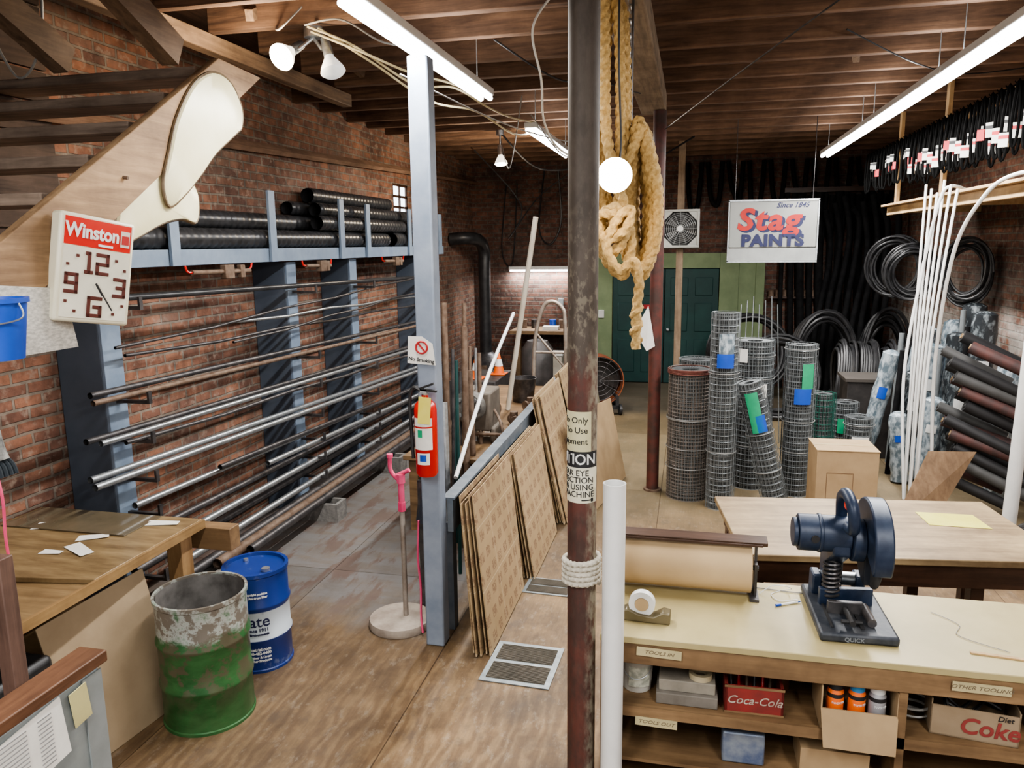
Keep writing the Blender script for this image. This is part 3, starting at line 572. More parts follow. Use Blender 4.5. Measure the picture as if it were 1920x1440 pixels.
P(t,'crossbeam',G().bb((.0,.74,.72),(.78,.84,.86)),wood('crossbeam_wood',(.2,.12,.06),(.34,.22,.11),0,2,.6),bevel=.004)
P(t,'lower_shelf',G().bb((-.5,-.95,.37),(.46,.55,.40)),benchm)
for i,(x,y,a,w_,h_) in enumerate([(-2.98,3.72,.2,.20,.07),(-3.22,3.45,.5,.17,.07),(-3.16,3.28,-.5,.22,.08),(-3.63,3.55,.3,.13,.1),(-3.28,3.22,.1,.12,.05)]):
    O('paper_scrap','torn white paper scrap lying on the workbench','paper',G().slab([(-w_/2,-h_/2,0),(w_/2,-h_/2*.8,.004),(w_/2*.9,h_/2,.001),(-w_/2*.9,h_/2,.006)],.0015),paper,(x,y,.9135),(0,0,a),group='paper scraps')
O('glass_sheet','clear glass sheet lying on the workbench','glass',G().bb((-.42,-.16,0),(.42,.16,.006)),M('dark_glass',(.11,.09,.058),(.15,.12,.078),5,.05),(-3.48,3.66,.9135)) 
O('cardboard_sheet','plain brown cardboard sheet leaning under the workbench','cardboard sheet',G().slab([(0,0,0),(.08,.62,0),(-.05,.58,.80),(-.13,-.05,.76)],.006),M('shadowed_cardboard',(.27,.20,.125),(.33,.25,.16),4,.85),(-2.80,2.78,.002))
O('toolbox','black plastic case stored beneath the workbench','case',G().bb((-.14,-.2,0),(.14,.2,.24)),black,(-3.0,2.55,.401),bevel=.03)
# grey partition
t=T('metal_partition','low grey metal partition with wood cap and taped lists','partition',(-2.0,1.45,0))
P(t,'body',G().bb((.07,-.55,0),(.145,.50,1.16)),metalg,bevel=.01);P(t,'top_board',G().bb((.05,-.57,1.16),(.155,.53,1.20)),wood('reddish_edge',(.10,.045,.025),(.22,.11,.06),1,3,.5),bevel=.004)
P(t,'corner_post',G().bb((.146,.42,0),(.152,.50,1.15)),M('light_grey_metal',(.30,.33,.34),(.25,.28,.28),7,.4,.2))
ls=P(t,'list_sheet',G().box((.149,.20,1.04),(.003,.28,.20),(.1,0,0)),paper)
P(t,'list_sheet',G().box((.149,-.12,.98),(.003,.24,.24),(-.05,0,0)),paper);P(t,'list_sheet',G().box((.154,.40,1.08),(.003,.07,.12),(.1,0,0)),M('pale_yellow_paper',(.55,.5,.25),None,5,.7))
g=G()
for r_ in range(12):
    g.bb((.151,.09,1.12-r_*.014),(.1525,.09+.11,1.124-r_*.014)); g.bb((.151,.24,1.12-r_*.014),(.1525,.29,1.124-r_*.014))
P(ls,'print_lines',g,M('grey_print',(.3,.3,.3),None,5,.7))
O('timber_post','narrow dark timber upright beside the metal partition','post',G().bb((-.03,-.03,0),(.03,.03,1.44)),wood('post_dark',(.08,.045,.035),(.17,.10,.075),2,3,.6),(-2.345,2.08,0),bevel=.004)
O('ribbon','bright pink plastic ribbon tied to the upright','ribbon',G().tube(cr([(0,0,0),(.01,0,-.1),(-.005,.005,-.25),(.012,0,-.45)]),.005,4),pink,(-2.37,2.14,1.72))
P_=T('work_glove','dark and white work gloves draped over a peg','gloves',(-2.74,2.47,1.72))
P(P_,'palm',G().tube(cr([(0,0,.06),(.01,0,.0),(.03,0,-.06)]),lambda i:.035,10),M('glove_grey',(.06,.065,.07),(.50,.5,.47),14,.9))
for k_ in range(4): P(P_,'finger',G().tube(cr([(.02,-.03+k_*.02,-.05),(.05,-.032+k_*.022,-.08),(.06,-.034+k_*.024,-.12)]),.011,8),M('glove_dark',(.03,.04,.05),None,8,.9))
def drum(loc,r,h,mat,label,open_,nm='drum'):
    t=T(nm,label,'drum',loc)
    pr=[(0,.01),(r-.01,.01),(r-.004,0),(r+.006,0),(r+.006,.015),(r,.02)]
    for f in(.33,.66): pr+=[(r,h*f-.02),(r+.009,h*f-.006),(r+.009,h*f+.006),(r,h*f+.02)]
    pr+=[(r,h-.03),(r+.008,h-.022),(r+.008,h)]
    if open_: pr+=[(r-.006,h),(r-.008,.03),(0,.03)]
    else: pr+=[(r-.012,h),(r-.014,h-.018),(0,h-.016)]
    P(t,'drum_body',G().lathe(pr,n=48),mat); return t
t=drum((-2.50,3.36,0),.232,.71,drumg,'battered open green steel drum with rust and white scuffs',True)
P(t,'inner_lining',G().lathe([(.222,.70),(.222,.04),(0,.04)],n=40),M('drum_inside',(.08,.075,.07),(.22,.21,.2),6,.4,.3))
t=drum((-2.52,3.92,0),.185,.62,drumb,'blue and white steel drum with closed lid',False)
P(t,'bung',G().cyl((.1,-.05,.604),(.1,-.05,.622),.025),steel);P(t,'bung',G().cyl((-.1,.06,.604),(-.1,.06,.618),.014),steel)
for s_,sz,z_,e,m_ in (('Ultimate',.098,.325,.90,navy),('Since 1911',.03,.272,.85,navy),('Environments',.02,.245,.85,navy),('industrial.com',.026,.15,.87,whitetext),('800-482-0400',.024,.125,.87,whitetext),('Container & Drum',.02,.10,.87,whitetext),('Other Products',.02,.078,.87,whitetext),('Keep in upright position',.018,.50,.87,whitetext),('Use drum lifter',.018,.478,.87,whitetext)): TX(t,s_,sz,(0,0,z_),mat=m_,align='RIGHT',wrap=(.1865,e),off=.001)
t=T('valve_stand','pipe stand with round concrete base and pink valve','stand',(-1.83,4.50,0))
P(t,'base',G().lathe([(0,0),(.205,0),(.212,.02),(.205,.055),(.06,.07),(0,.07)],n=40),M('stained_concrete',(.28,.23,.19),(.46,.40,.34),6,.8,0,.2));P(t,'pole',G().cyl((.04,0,.06),(.04,0,.86),.017),M('worn_pole',(.25,.2,.16),(.38,.34,.30),12,.5,.3))
P(t,'valve_body',G().cyl((.04,0,.80),(.04,0,.86),.026,n=6).cyl((.04,0,.86),(.04,0,1.03),.020).cyl((.04,0,.99),(.04,0,1.05),.029,n=8),pink)
P(t,'spout',G().tube(cr([(.04,0,1.0),(.0,0,1.03),(-.03,0,1.08),(-.03,0,1.17)]),.014,10),pink);P(t,'valve_handle',G().cyl((.0,0,1.03),(.10,0,1.08),.014),pink);P(t,'spout_cap',G().cyl((-.03,0,1.155),(-.03,0,1.18),.02),pink)
P(t,'streamer',G().tube(cr([(.16,-.02,.75),(.15,-.03,.5),(.17,-.05,.3),(.18,-.09,.12),(.2,-.12,.02)]),.008,4),pink,'pink plastic streamer')
t=T('ladder_rack','dark iron ladder rack and cloth behind the blue post','rack',(-1.68,4.75,0))
g=G().bb((-.07,-.06,0),(-.04,-.03,.95)).bb((.06,-.06,0),(.09,-.03,.95))
for i in range(9): g.bb((-.07,-.055,.08+i*.1),(.09,-.035,.095+i*.1))
P(t,'frame',g,steeld);P(t,'cover',G().tube(cr([(-.02,0,.65),(.0,0,.9),(.0,0,1.08)]),lambda i:.085-.002*i,12),M('dark_cloth',(.03,.035,.05),None,8,.9,0,.5))
# rail and sheets
t=T('rail_board','dull grey-blue timber rail board on short legs','rail',(-1.45,4.4,0))
P(t,'board',G().slab([(0,0,.72),(0,4.9,.80),(0,4.9,1.0),(0,0,.93)],.04),railm,bevel=.003)
P(t,'cap',G().slab([(-.03,0,.931),(.05,0,.931),(.05,4.9,1.001),(-.03,4.9,1.001)],.015),railm)
for y in (.1,2.3,4.7): P(t,'leg',G().bb((-.04,y,0),(-.0,y+.08,.74)),railm)
def sheets(n,y0,w,h,x0,x1,step,lab,jy=.03,fan=0):
    for i in range(n):
        dy=random.uniform(-jy,jy)+fan*i;hh=h+random.uniform(-.03,.03)
        xb=x0-i*step;xt=x1-i*step*.8-random.uniform(0,.012)
        g=G().slab([(0,0,0),(0,w,0),(xt-xb,w+.20,hh),(xt-xb,.18,hh)],-.008)
        O('cardboard_sheet',lab,'cardboard sheet',g,printm,(xb,y0+dy,.010),group='leaning cardboard sheets',smooth=False)
sheets(5,4.20,.98,.93,-1.13,-1.27,.027,'thin brown printed cardboard sheet leaning on the rail')
sheets(5,5.34,1.0,.90,-1.08,-1.27,.027,'thin brown printed cardboard sheet leaning on the rail')
sheets(5,6.55,1.0,1.12,-1.02,-1.30,.022,'tall brown printed cardboard sheet leaning on the rail')
sheets(3,7.88,1.1,1.12,-1.05,-1.34,.03,'tall brown printed cardboard sheet leaning on the rail')
O('plywood_sheet','pale plywood sheet leaning past the rail end','plywood',G().slab([(0,0,0),(0,1.2,0),(-.25,1.3,1.35),(-.25,.2,1.25)],-.018),wood('ply_pale',(.28,.25,.17),(.38,.35,.25),1,2,.7),(-1.12,9.25,.02))
O('cardboard_sheet','plain brown cardboard sheet leaning beside the column','cardboard sheet',G().slab([(0,0,0),(.18,1.1,0),(.0,1.15,.85),(-.22,.1,.9)],-.01),cardb,(-.80,7.0,.012),group='leaning cardboard sheets')
for x,y,w_,d_ in ((-.92,4.17,.42,.46),(-.95,5.25,.36,.26)):
    t=T('floor_vent','flat galvanised floor vent with dark grilles','vent',(x,y,0.001),(0,0,-.04),group='floor vents')
    P(t,'frame',G().bb((-w_/2,-d_/2,0),(w_/2,d_/2,.006)),M('vent_metal',(.20,.225,.235),(.29,.32,.33),20,.45,.4))
    for s0,s1 in ((-.42,-.04),(.04,.42)):
        g=G().bb((-w_*.42,d_*s0,.006),(w_*.42,d_*s1,.008))
        for i in range(14):
            a=s0+(s1-s0)*(i+.3)/14; g.bb((-w_*.42,d_*a,.006),(w_*.42,d_*(a+.008),.013))
        P(t,'grille',g,M('grille_brown',(.09,.08,.062),(.14,.12,.095),9,.6))
# ------------------------------------------------------------------ bench & machine behind rail
t=T('timber_bench','low timber bench holding a pipe threading machine','workbench',(-1.95,7.6,0))
P(t,'top',G().bb((-.45,-1.5,.66),(.42,2.0,.70)),shelfw,bevel=.004)
for x in(-.38,.34):
    for y in(-1.4,1.9): P(t,'leg',G().bb((x-.04,y-.04,0),(x+.04,y+.04,.66)),shelfw)
t=T('pipe_threading_machine','heavy iron pipe threading machine with round chuck','machine',(-1.92,6.65,.70))
Rz=Euler((pi/2,0,0)).to_matrix()
ch=P(t,'chuck',G().lathe([(0,.09),(.05,.09),(.055,.05),(.13,.05),(.15,.03),(.15,-.03),(.12,-.05),(0,-.05)],(0,-.1,.36),28,Rz),M('cast_iron',(.10,.095,.09),(.24,.23,.21),14,.5,.5,.3))
for i in range(8):
    a=i*pi/4; P(ch,'chuck_bolt',G().cyl((.1*math.cos(a),-.17,.36+.1*math.sin(a)),(.1*math.cos(a),-.13,.36+.1*math.sin(a)),.018,n=8),steel)
P(t,'housing',G().bb((-.16,-.04,.12),(.18,.35,.48)).bb((-.2,.0,0),(-.14,.3,.15)).bb((.16,0,0),(.22,.3,.15)),M('machine_grey',(.13,.11,.09),(.2,.17,.14),9,.6,.3,.2),bevel=.02)
P(t,'feed_handle',G().tube(cr([(.18,.1,.3),(.25,.05,.2),(.33,-.1,.05)]),.014,8),iron);P(t,'guide_bar',G().cyl((-.3,-.05,.1),(.3,-.05,.1),.016),iron)
t=T('metal_bucket','blackened metal bucket standing on timber bench','bucket',(-1.86,8.6,.701));P(t,'bucket_body',G().lathe([(0,0),(.12,0),(.15,.27),(.158,.28),(.148,.28),(.118,.01),(0,.01)],n=28),steeld);P(t,'handle',G().tube(cr([(-.15,0,.27),(-.08,-.1,.2),(0,-.13,.18),(.08,-.1,.2),(.15,0,.27)]),.004,6),steel)
for i,(x,y) in enumerate(((-2.25,6.9),(-2.2,7.5),(-1.7,7.4),(-2.05,7.9),(-1.68,8.15),(-2.3,8.4))):
    O('pipe_fitting','rusty cast iron pipe fitting on the timber bench','pipe fitting',G().cyl((-.07,0,.045),(.07,0,.045),.045,n=14).cyl((0,0,.045),(0,0,.13),.04,n=14).cyl((-.08,0,.045),(-.06,0,.045),.055,n=14).cyl((.06,0,.045),(.08,0,.045),.055,n=14),iron,(x,y,.71),(0,0,i),group='pipe fittings')
O('paper_sheet','white paper instruction sheet on the timber bench','paper',G().bb((-.15,-.1,0),(.15,.1,.002)),paper,(-1.75,7.0,.702),(0,0,.2))
g=G().tube(cr([(-.22,0,0),(-.2,0,.8),(-.1,0,1.25),(.02,0,1.36),(.16,0,1.28),(.2,0,1.05),(.22,0,.0)],8),.026,10).cyl((-.2,0,.7),(.2,0,.7),.018).cyl((-.18,0,.95),(.2,.0,.5),.016)
t=T('hand_truck','worn tubular metal hand truck with curved handle','hand truck',(-1.75,9.75,.42))
P(t,'frame',g,M('worn_tube',(.28,.22,.18),(.42,.37,.32),9,.45,.5))
for x in(-.24,.24): P(t,'wheel',G().cyl((x-.03,0.08,-.26),(x+.03,.08,-.26),.16,n=24),black)
P(t,'axle',G().cyl((-.24,.08,-.26),(.24,.08,-.26),.015).cyl((-.2,.08,-.26),(-.22,0,.05),.015).cyl((.2,.08,-.26),(.22,0,.05),.015),steeld)
def lean(p0,p1,r,m,lab,nm='pole',grp=None,mid=None):
    P0=Vector(p0);pts=[Vector(p0),Vector(p1)] if not mid else cr([p0,mid,p1],10)
    O(nm,lab,'pipe' if 'pipe' in nm else nm,G().tube([q-P0 for q in pts],r,12),m,P0,group=grp)
lean((-1.93,8.1,.705),(-1.58,8.0,2.78),.028,M('aged_white_pvc',(.55,.49,.40),(.66,.61,.52),4,.4),'aged white plastic pipe leaning upright from bench','plastic_pipe')
lean((-1.56,4.95,.90),(-1.60,7.0,1.87),.016,white,'slim white plastic pipe leaning diagonally','plastic_pipe',mid=(-1.59,5.9,1.40))
for i in range(18):
    x=-1.62-.07*(i%4)-.012*i;y=4.95+.10*i; lean((x,y,0.0),(x-.04+random.uniform(-.05,.05),y+.15,1.2+random.uniform(0,.85)),random.choice([.014,.02,.026]),random.choice([iron,steeld,steel,greend,iron]),'long metal tool shaft standing behind the rail','pole','standing poles behind the rail')
def cone(x,y,z,lab='small orange traffic cone with white collar'):
    t=T('traffic_cone',lab,'traffic cone',(x,y,z),group='traffic cones')
    P(t,'cone_body',G().lathe([(.09,.02),(.078,.022),(.018,.30),(.0,.30)],n=24),orange);P(t,'base',G().bb((-.11,-.11,0),(.11,.11,.022)),orange,bevel=.01);P(t,'collar',G().lathe([(.061,.12),(.038,.22)],n=24),white)
cone(-2.82,10.0,.70);cone(-2.6,10.4,.70)
t=T('storage_cabinet','low dark metal storage cabinet beside brick wall','cabinet',(-2.75,10.3,0));P(t,'body',G().bb((-.4,-.5,.0),(.25,.5,.70)),M('dark_cabinet',(.05,.045,.045),(.1,.09,.085),6,.5,.3),bevel=.01)
for a,b in((-.36,-.08),(-.06,.22)):
    d=P(t,'door',G().bb((a,-.51,.05),(b,-.5,.65)),iron); P(d,'handle',G().bb((b-.04,-.53,.33),(b-.02,-.51,.42)),steel)
t=T('compressor_tank','dark grey steel air tank standing on legs','tank',(-2.15,10.95,0));P(t,'tank',G().lathe([(0,.3),(.15,.32),(.23,.42),(.23,1.0),(.15,1.12),(0,1.15)],n=28),M('tank_grey',(.05,.05,.05),(.10,.09,.09),5,.5,.3))
for x,y in((-.15,0),(.15,0),(0,.15)): P(t,'leg',G().cyl((x,y,0),(x,y,.42),.02),steeld)
O('stovepipe','black round stovepipe with elbow entering the brick wall','stovepipe',G().tube(cr([(-.45,-.5,1.95),(-.2,-.45,1.97),(-.04,-.2,1.93),(0,0,1.75),(0,0,1.4),(0,0,.7),(0,0,0)],8),.105,20),black,(-3.48,13.0,.65))
t=T('wood_stove','squat dark iron stove below a black stovepipe','stove',(-3.48,13.0,0));P(t,'body',G().lathe([(0,.12),(.26,.12),(.3,.2),(.3,.5),(.2,.6),(.12,.65),(0,.65)],n=24),steeld)
for x,y in((-.2,-.1),(.2,-.1),(0,.2)): P(t,'leg',G().cyl((x,y,0),(x,y,.15),.02),steeld)
P(t,'door',G().bb((-.1,-.31,.25),(.1,-.28,.45)),iron)
t=T('timber_workbench','simple timber workbench along the dark brick wall','workbench',(-2.4,13.55,0));P(t,'top',G().bb((-.70,-.32,.94),(.75,.44,1.0)),shelfw)
for x in(-.55,.68): P(t,'leg',G().bb((x-.04,-.3,0),(x+.04,-.22,.94)),shelfw)
O('paper_sheet','white paper pad on the far workbench','paper',G().bb((-.14,-.1,0),(.14,.1,.06)),paper,(-2.4,13.5,1.002))
for i in range(7): O('hardware_tin','small dark tin of parts on the far workbench','tin',G().cyl((0,0,0),(0,0,.14),.06,n=12).cyl((0,0,.14),(0,0,.15),.064,n=12),[iron,steeld,bluepl][i%3],(-2.95+.2*i if i<2 else -2.75+.17*i,13.75,1.002),group='tins on the far workbench')
t=T('parts_box','pale painted board box beneath the workbench','box',(-2.3,12.4,0));P(t,'body',G().bb((-.3,-.2,0),(.3,.2,.72)),M('pale_paint',(.45,.42,.37),(.3,.27,.22),4,.7),bevel=.01);P(t,'lid',G().bb((-.32,-.22,.72),(.32,.22,.75)),white)
O('electrical_outlet','small grey electrical outlet box on brick wall','outlet',G().bb((-.05,-.04,-.07),(.05,0,.07)),metalg,(-2.3,13.999,1.45),bevel=.005)
O('electrical_outlet','small white switch box on green door surround','outlet',G().bb((-.05,-.04,-.07),(.05,0,.07)),white,(-1.55,13.949,1.25),bevel=.005)
t=T('drum_fan','round drum fan with dull orange rim and dark grille','fan',(-1.30,11.2,.10),(0,0,.3))
P(t,'housing',G().lathe([(.36,-.14),(.375,-.14),(.375,.14),(.36,.14),(.36,-.14)],(0,0,.42),36,Rz),M('fan_orange',(.26,.075,.025),(.15,.045,.02),7,.6));g=G()
for r_ in(.08,.15,.22,.29,.35): g.tube([(r_*math.cos(a),-.13,.42+r_*math.sin(a)) for a in [i*2*pi/28 for i in range(28)]],.004,5,True)
for i in range(12): g.cyl((0,-.13,.42),(.36*math.cos(i*pi/6),-.13,.42+.36*math.sin(i*pi/6)),.004,n=5)
P(t,'grille',g,steeld);mt=P(t,'motor',G().cyl((0,-.03,.42),(0,.12,.42),.09),steeld)
for i in range(3):
    a=i*2*pi/3; P(mt,'fan_blade',G().slab([(0,0,.42),(.33*math.cos(a-.45),.03,.42+.33*math.sin(a-.45)),(.35*math.cos(a),0,.42+.35*math.sin(a)),(.33*math.cos(a+.3),-.03,.42+.33*math.sin(a+.3))],.006),steeld)
P(t,'stand',G().bb((-.3,-.15,0),(.3,-.1,.05)).bb((-.3,.1,0),(.3,.15,.05)).bb((-.3,-.15,.0),(-.25,.15,.2)).bb((.25,-.15,0),(.3,.15,.2)),black)
for s_ in(-1,1): P(t,'wheel',G().cyl((.31*s_,-.1,-.02),(.35*s_,-.1,-.02),.08),black)
P(t,'back_plate',G().cyl((0,.125,.42),(0,.135,.42),.355,n=32),M('fan_back_dark',(.06,.055,.05),None,4,.6))
# ------------------------------------------------------------------ fan, post, sign
O('timber_post','rough square timber post standing on the floor','post',G().bb((-.05,-.05,0),(.05,.05,3.92)),wood('post_wood',(.16,.11,.07),(.3,.22,.15),2,3,.7),(-.16,11.62,0),bevel=.004)
t=T('box_fan','square white box fan with round grille on post','fan',(-.16,11.5,2.43))
g=G().bb((-.27,-.06,0),(.27,.06,.035)).bb((-.27,-.06,.505),(.27,.06,.54)).bb((-.27,-.06,.03),(-.235,.06,.51)).bb((.235,-.06,.03),(.27,.06,.51)); P(t,'frame',g,M('fan_grey',(.42,.42,.39),None,6,.5),bevel=.008)
g=G()
for r_ in [.03+.027*i for i in range(8)]: g.tube([(r_*math.cos(a),-.055,.27+r_*math.sin(a)) for a in [i*2*pi/28 for i in range(28)]],.0025,5,True)
for i in range(16): g.cyl((.03*math.cos(i*pi/8),-.055,.27+.03*math.sin(i*pi/8)),(.235*math.cos(i*pi/8),-.055,.27+.235*math.sin(i*pi/8)),.0025,n=5)
P(t,'grille',g,M('fan_grille',(.36,.37,.37),None,6,.4,.3))
hb=P(t,'hub',G().cyl((0,-.062,.27),(0,.03,.27),.045),M('hub_white',(.6,.6,.58),None,5,.5));P(t,'back_panel',G().bb((-.24,.05,.03),(.24,.06,.51)),M('fan_dark',(.04,.04,.04),None,5,.6))
for i in range(5):
    a=i*2*pi/5; P(hb,'fan_blade',G().slab([(.03*math.cos(a),0,.27+.03*math.sin(a)),(.2*math.cos(a-.3),.025,.27+.2*math.sin(a-.3)),(.21*math.cos(a+.3),-.025,.27+.21*math.sin(a+.3))],.004),M('blade_grey',(.10,.10,.10),None,5,.5))
for sx_ in(-1,1):
    for z_,dz in((.03,.14),(.51,-.14)): P(t,'corner_web',G().add([(.24*sx_,-.05,z_),(.1*sx_,-.05,z_),(.24*sx_,-.05,z_+dz)],[(0,1,2)]),M('fan_grey',(.42,.42,.39)))
t=T('paint_sign','hanging grey advertising sign with red and navy lettering','sign',(.96,10.0,2.26),(0,0,0))
sgm=M('sign_grey',(.25,.26,.245),(.30,.30,.285),2,.5)
P(t,'panel',G().bb((-.51,0,.17),(.51,.08,.73)),sgm,bevel=.01);P(t,'frame',G().bb((-.525,-.01,.725),(.525,.09,.745)).bb((-.525,-.01,.0),(-.51,.09,.74)).bb((.51,-.01,0),(.525,.09,.74)).bb((-.525,-.01,-.01),(.525,.09,.01)),steel)
P(t,'tray_panel',G().slab([(-.51,-.005,.012),(.51,-.005,.012),(.51,.0,.165),(-.51,.0,.165)],-.03),M('sign_white',(.34,.35,.34),None,5,.5))
TX(t,'Since 1845',.085,(.22,-.004,.672),mat=navy,shear=.35,off=.001)
redb=M('sign_red',(.45,.02,.015),None,5,.5)
TX(t,'Stag',.36,(-.03,-.002,.475),mat=navy,off=.015,shear=.15,sx=1.12,space=1.1);TX(t,'Stag',.36,(-.06,-.006,.497),mat=redb,off=.011,shear=.15,sx=1.12,space=1.1)
TX(t,'PAINTS',.19,(0,-.010,.250),mat=navy,off=.010,sx=1.12,space=1.06)
for x in(-.45,.45): P(t,'hanger',G().cyl((x,.04,.74),(x,.04,1.97),.004,n=6),steeld)
# ------------------------------------------------------------------ wire mesh rolls
def roll(x,y,r,h,lab,top=None,lean_=(0,0,0),cell=(.042,.06),turns=2,mat=wirem,th=.0055,wrap=None,sticker=None,ti=1.0):
    t=T('wire_mesh_roll',lab,'wire mesh roll',(x,y,0),lean_,group='welded wire mesh rolls')
    n=max(10,int(2*pi*r/cell[0]));m=max(3,int(h/cell[1]));g=G();vs=[];fs=[];tot=n*turns
    for j in range(m+1):
        for i in range(tot+1):
            a=2*pi*i/n;rr=r-.016*i/n-.002*math.sin(i*1.7); vs.append((rr*math.cos(a),rr*math.sin(a),h*j/m))
    for j in range(m):
        for i in range(tot): fs.append((j*(tot+1)+i,j*(tot+1)+i+1,(j+1)*(tot+1)+i+1,(j+1)*(tot+1)+i))
    g.add(vs,fs); o=P(t,'mesh_sheet',g,mat,smooth=False); w=o.modifiers.new('w','WIREFRAME');w.thickness=th;w.use_even_offset=False
    ri=r-.03
    P(t,'inner_layers',G().lathe([(ri,.0),(ri,h-.01),(ri*.45,h-.012),(ri*.45,h*.6),(0,h*.6)],n=24),wirecore)
    if top: P(t,'top_edge',G().tube(helix(r,h-.05,h,4),.006,5),top,'red-painted top wires')
    if wrap:
        for z in wrap: P(t,'tie_wire',G().tube([((r+.004)*math.cos(a),(r+.004)*math.sin(a),h*z) for a in [i*2*pi/28 for i in range(28)]],.004,5,True),M('tie_light',(.3,.3,.29),None,4,.5,.3))
    if sticker:
        for z0,z1,mm,a0,a1 in sticker: P(t,'label',band(h*z0,h*z1,r+.008,a0,a1),mm)
    return t
roll(0.03,7.6,.215,1.30,'wide brownish wire mesh roll with red top wires',wirered,cell=(.035,.035),wrap=(.62,.63,.4,.25),mat=wirebr,th=.005)
roll(.33,7.32,.135,1.87,'tall slim grey wire mesh roll on floor',cell=(.045,.06),wrap=(.3,.7),sticker=[(.73,.80,bluepl,-.5,.6),(.80,.9,plasticwrap,-.4,.6)])
roll(.86,7.45,.128,1.25,'leaning grey wire mesh roll with green label',None,(.03,-.24,0),wrap=(.3,.6,.95),sticker=[(.62,.93,greenl,-.5,.35),(.62,.75,bluepl,-.1,.55)])
roll(.66,8.08,.20,1.53,'dark grey wire mesh roll with white tag',wrap=(.9,.75,.3),sticker=[(.86,.95,paper,-.9,-.4),(.63,.72,paper,.2,.6)])
roll(1.08,7.88,.155,1.52,'grey wire mesh roll with green sticker',wrap=(.97,.5,.3),sticker=[(.72,.88,greenl,.0,.7),(.62,.72,bluepl,-.4,.6)])
roll(.10,8.25,.20,1.30,'pale wire mesh roll standing behind another roll')
roll(1.38,8.35,.13,.95,'short green coated wire mesh roll',mat=M('green_wire',(.02,.12,.09),None,5,.4))
roll(1.66,8.68,.145,.80,'short wire mesh roll with white tag',sticker=[(.6,.8,greenl,-.6,.1)])
roll(1.72,8.22,.145,.74,'short wire mesh roll with white tag',sticker=[(.6,.75,paper,-.6,.5)],wrap=(.9,))
roll(1.36,8.98,.15,.84,'short grey wire mesh roll',wrap=(.9,))
for i in range(7): lean((.55+.1*i,9.6+.05*i,0),(.62+.07*i,9.8,1.75+.05*(i%3)),.006,wirem,'thin galvanised stake standing among rolls','stake','thin stakes')
# ------------------------------------------------------------------ right side clutter
t=T('cardboard_box','tall brown cardboard box closed with tape','box',(1.30,6.75,0),(0,0,.03))
P(t,'body',G().bb((-.24,-.2,0),(.24,.2,.80)),cardb,bevel=.004);P(t,'flap',G().bb((-.245,-.205,.80),(.245,-.003,.806)),cardb);P(t,'flap',G().bb((-.245,.003,.80),(.245,.205,.806)),cardb);P(t,'packing_tape',G().bb((-.24,-.025,.806),(.24,.025,.808)),M('tape_tan',(.5,.38,.22),None,5,.3))
P(t,'printed_outline',G().bb((-.16,-.2015,.34),(.05,-.2,.345)).bb((-.16,-.2015,.61),(.05,-.2,.615)).bb((-.16,-.2015,.34),(-.155,-.2,.61)).bb((.045,-.2015,.34),(.05,-.2,.61)),M('box_print',(.2,.12,.07),None,5,.7))
t=T('dark_cabinet','small dark timber cabinet with flat top','cabinet',(2.06,9.6,0));P(t,'body',G().bb((-.25,-.22,0),(.27,.25,.90)),M('charred_wood',(.02,.018,.017),(.05,.042,.04),6,.7),bevel=.006);P(t,'top',G().bb((-.28,-.25,.90),(.30,.28,.935)),M('dusty_top',(.07,.06,.052),None,5,.7))
def coil(loc,R_,n,r,lab,rot,m=black,sq=1,jit=.04):
    pts=[]
    for i in range(n*14):
        a=2*pi*i/14; q=R_+jit*math.sin(i*.37+loc[0]*9)-.012*(i//14%4); pts.append((q*math.cos(a),(i/14-n/2)*r*1.3+.02*math.sin(i*.9),q*math.sin(a)*sq))
    return O('hose_coil',lab,'hose coil',G().tube(cr(pts,2),r,7),m,loc,rot,'black hose coils')
coil((2.62,10.3,2.12),.27,18,.014,'coil of black tubing hanging from timber rack',(0,0,-.1),sq=1.1)
coil((2.98,9.5,2.15),.24,11,.015,'coil of black tubing hanging near brick wall',(0,0,-.5),sq=1.4)
coil((2.70,11.4,2.15),.33,8,.016,'coil of black tubing hanging near brick wall',(0,0,-.3),sq=1.15)
coil((1.25,11.4,.60),.55,12,.022,'large coil of black plastic pipe leaning upright',(-.15,0,.1),jit=.05)
coil((.95,12.9,.72),.6,10,.026,'large coil of black plastic pipe leaning upright',(-.15,0,.05),jit=.05)
for i in range(4): coil((2.0+.29*i,10.75+.1*(i%2),.62),.42,8,.022,'black plastic pipe coil standing on its edge',(0,0,1.5),sq=1.35,jit=.03)
coil((2.0,12.3,.75),.42,14,.028,'black plastic pipe coil standing on its edge',(-.1,0,.1),sq=1.6,jit=.04);coil((2.85,12.35,.75),.32,12,.028,'black plastic pipe coil standing on its edge',(-.1,0,.1),sq=2.1)
t=T('hose_rail','dark timber rail with hanging hose lengths on brick','rail',(2.4,13.93,3.3));P(t,'rail',G().bb((-.9,-.05,0),(.88,.06,.08)),dwood)
for i in range(16):
    x=1.55+.10*i; zt=3.3-.02*(i%4); lean((x,13.82,zt),(min(x+.02+.07*(i%3),3.22),13.78,.02),.036+.014*(i%3),blackm,'black rubber hose length hanging against dark brick','hose','hanging hose lengths',mid=(x-.06+.05*(i%3),13.75,1.9))
for i in range(8):
    x=2.2+.12*i; q=[(x-.25,13.25-.09*i,.02),(x-.18,13.3-.09*i,1.1+.1*(i%3)),(x+.0,13.45-.09*i,2.3+.12*(i%4)),(x-.12,13.4-.09*i,3.0+.1*(i%3))]
    P0=Vector(q[0]); O('hose','black rubber hose length leaning against dark brick','hose',G().tube([a-P0 for a in cr(q,8)],.045,10),blackm,P0,group='leaning hose lengths')
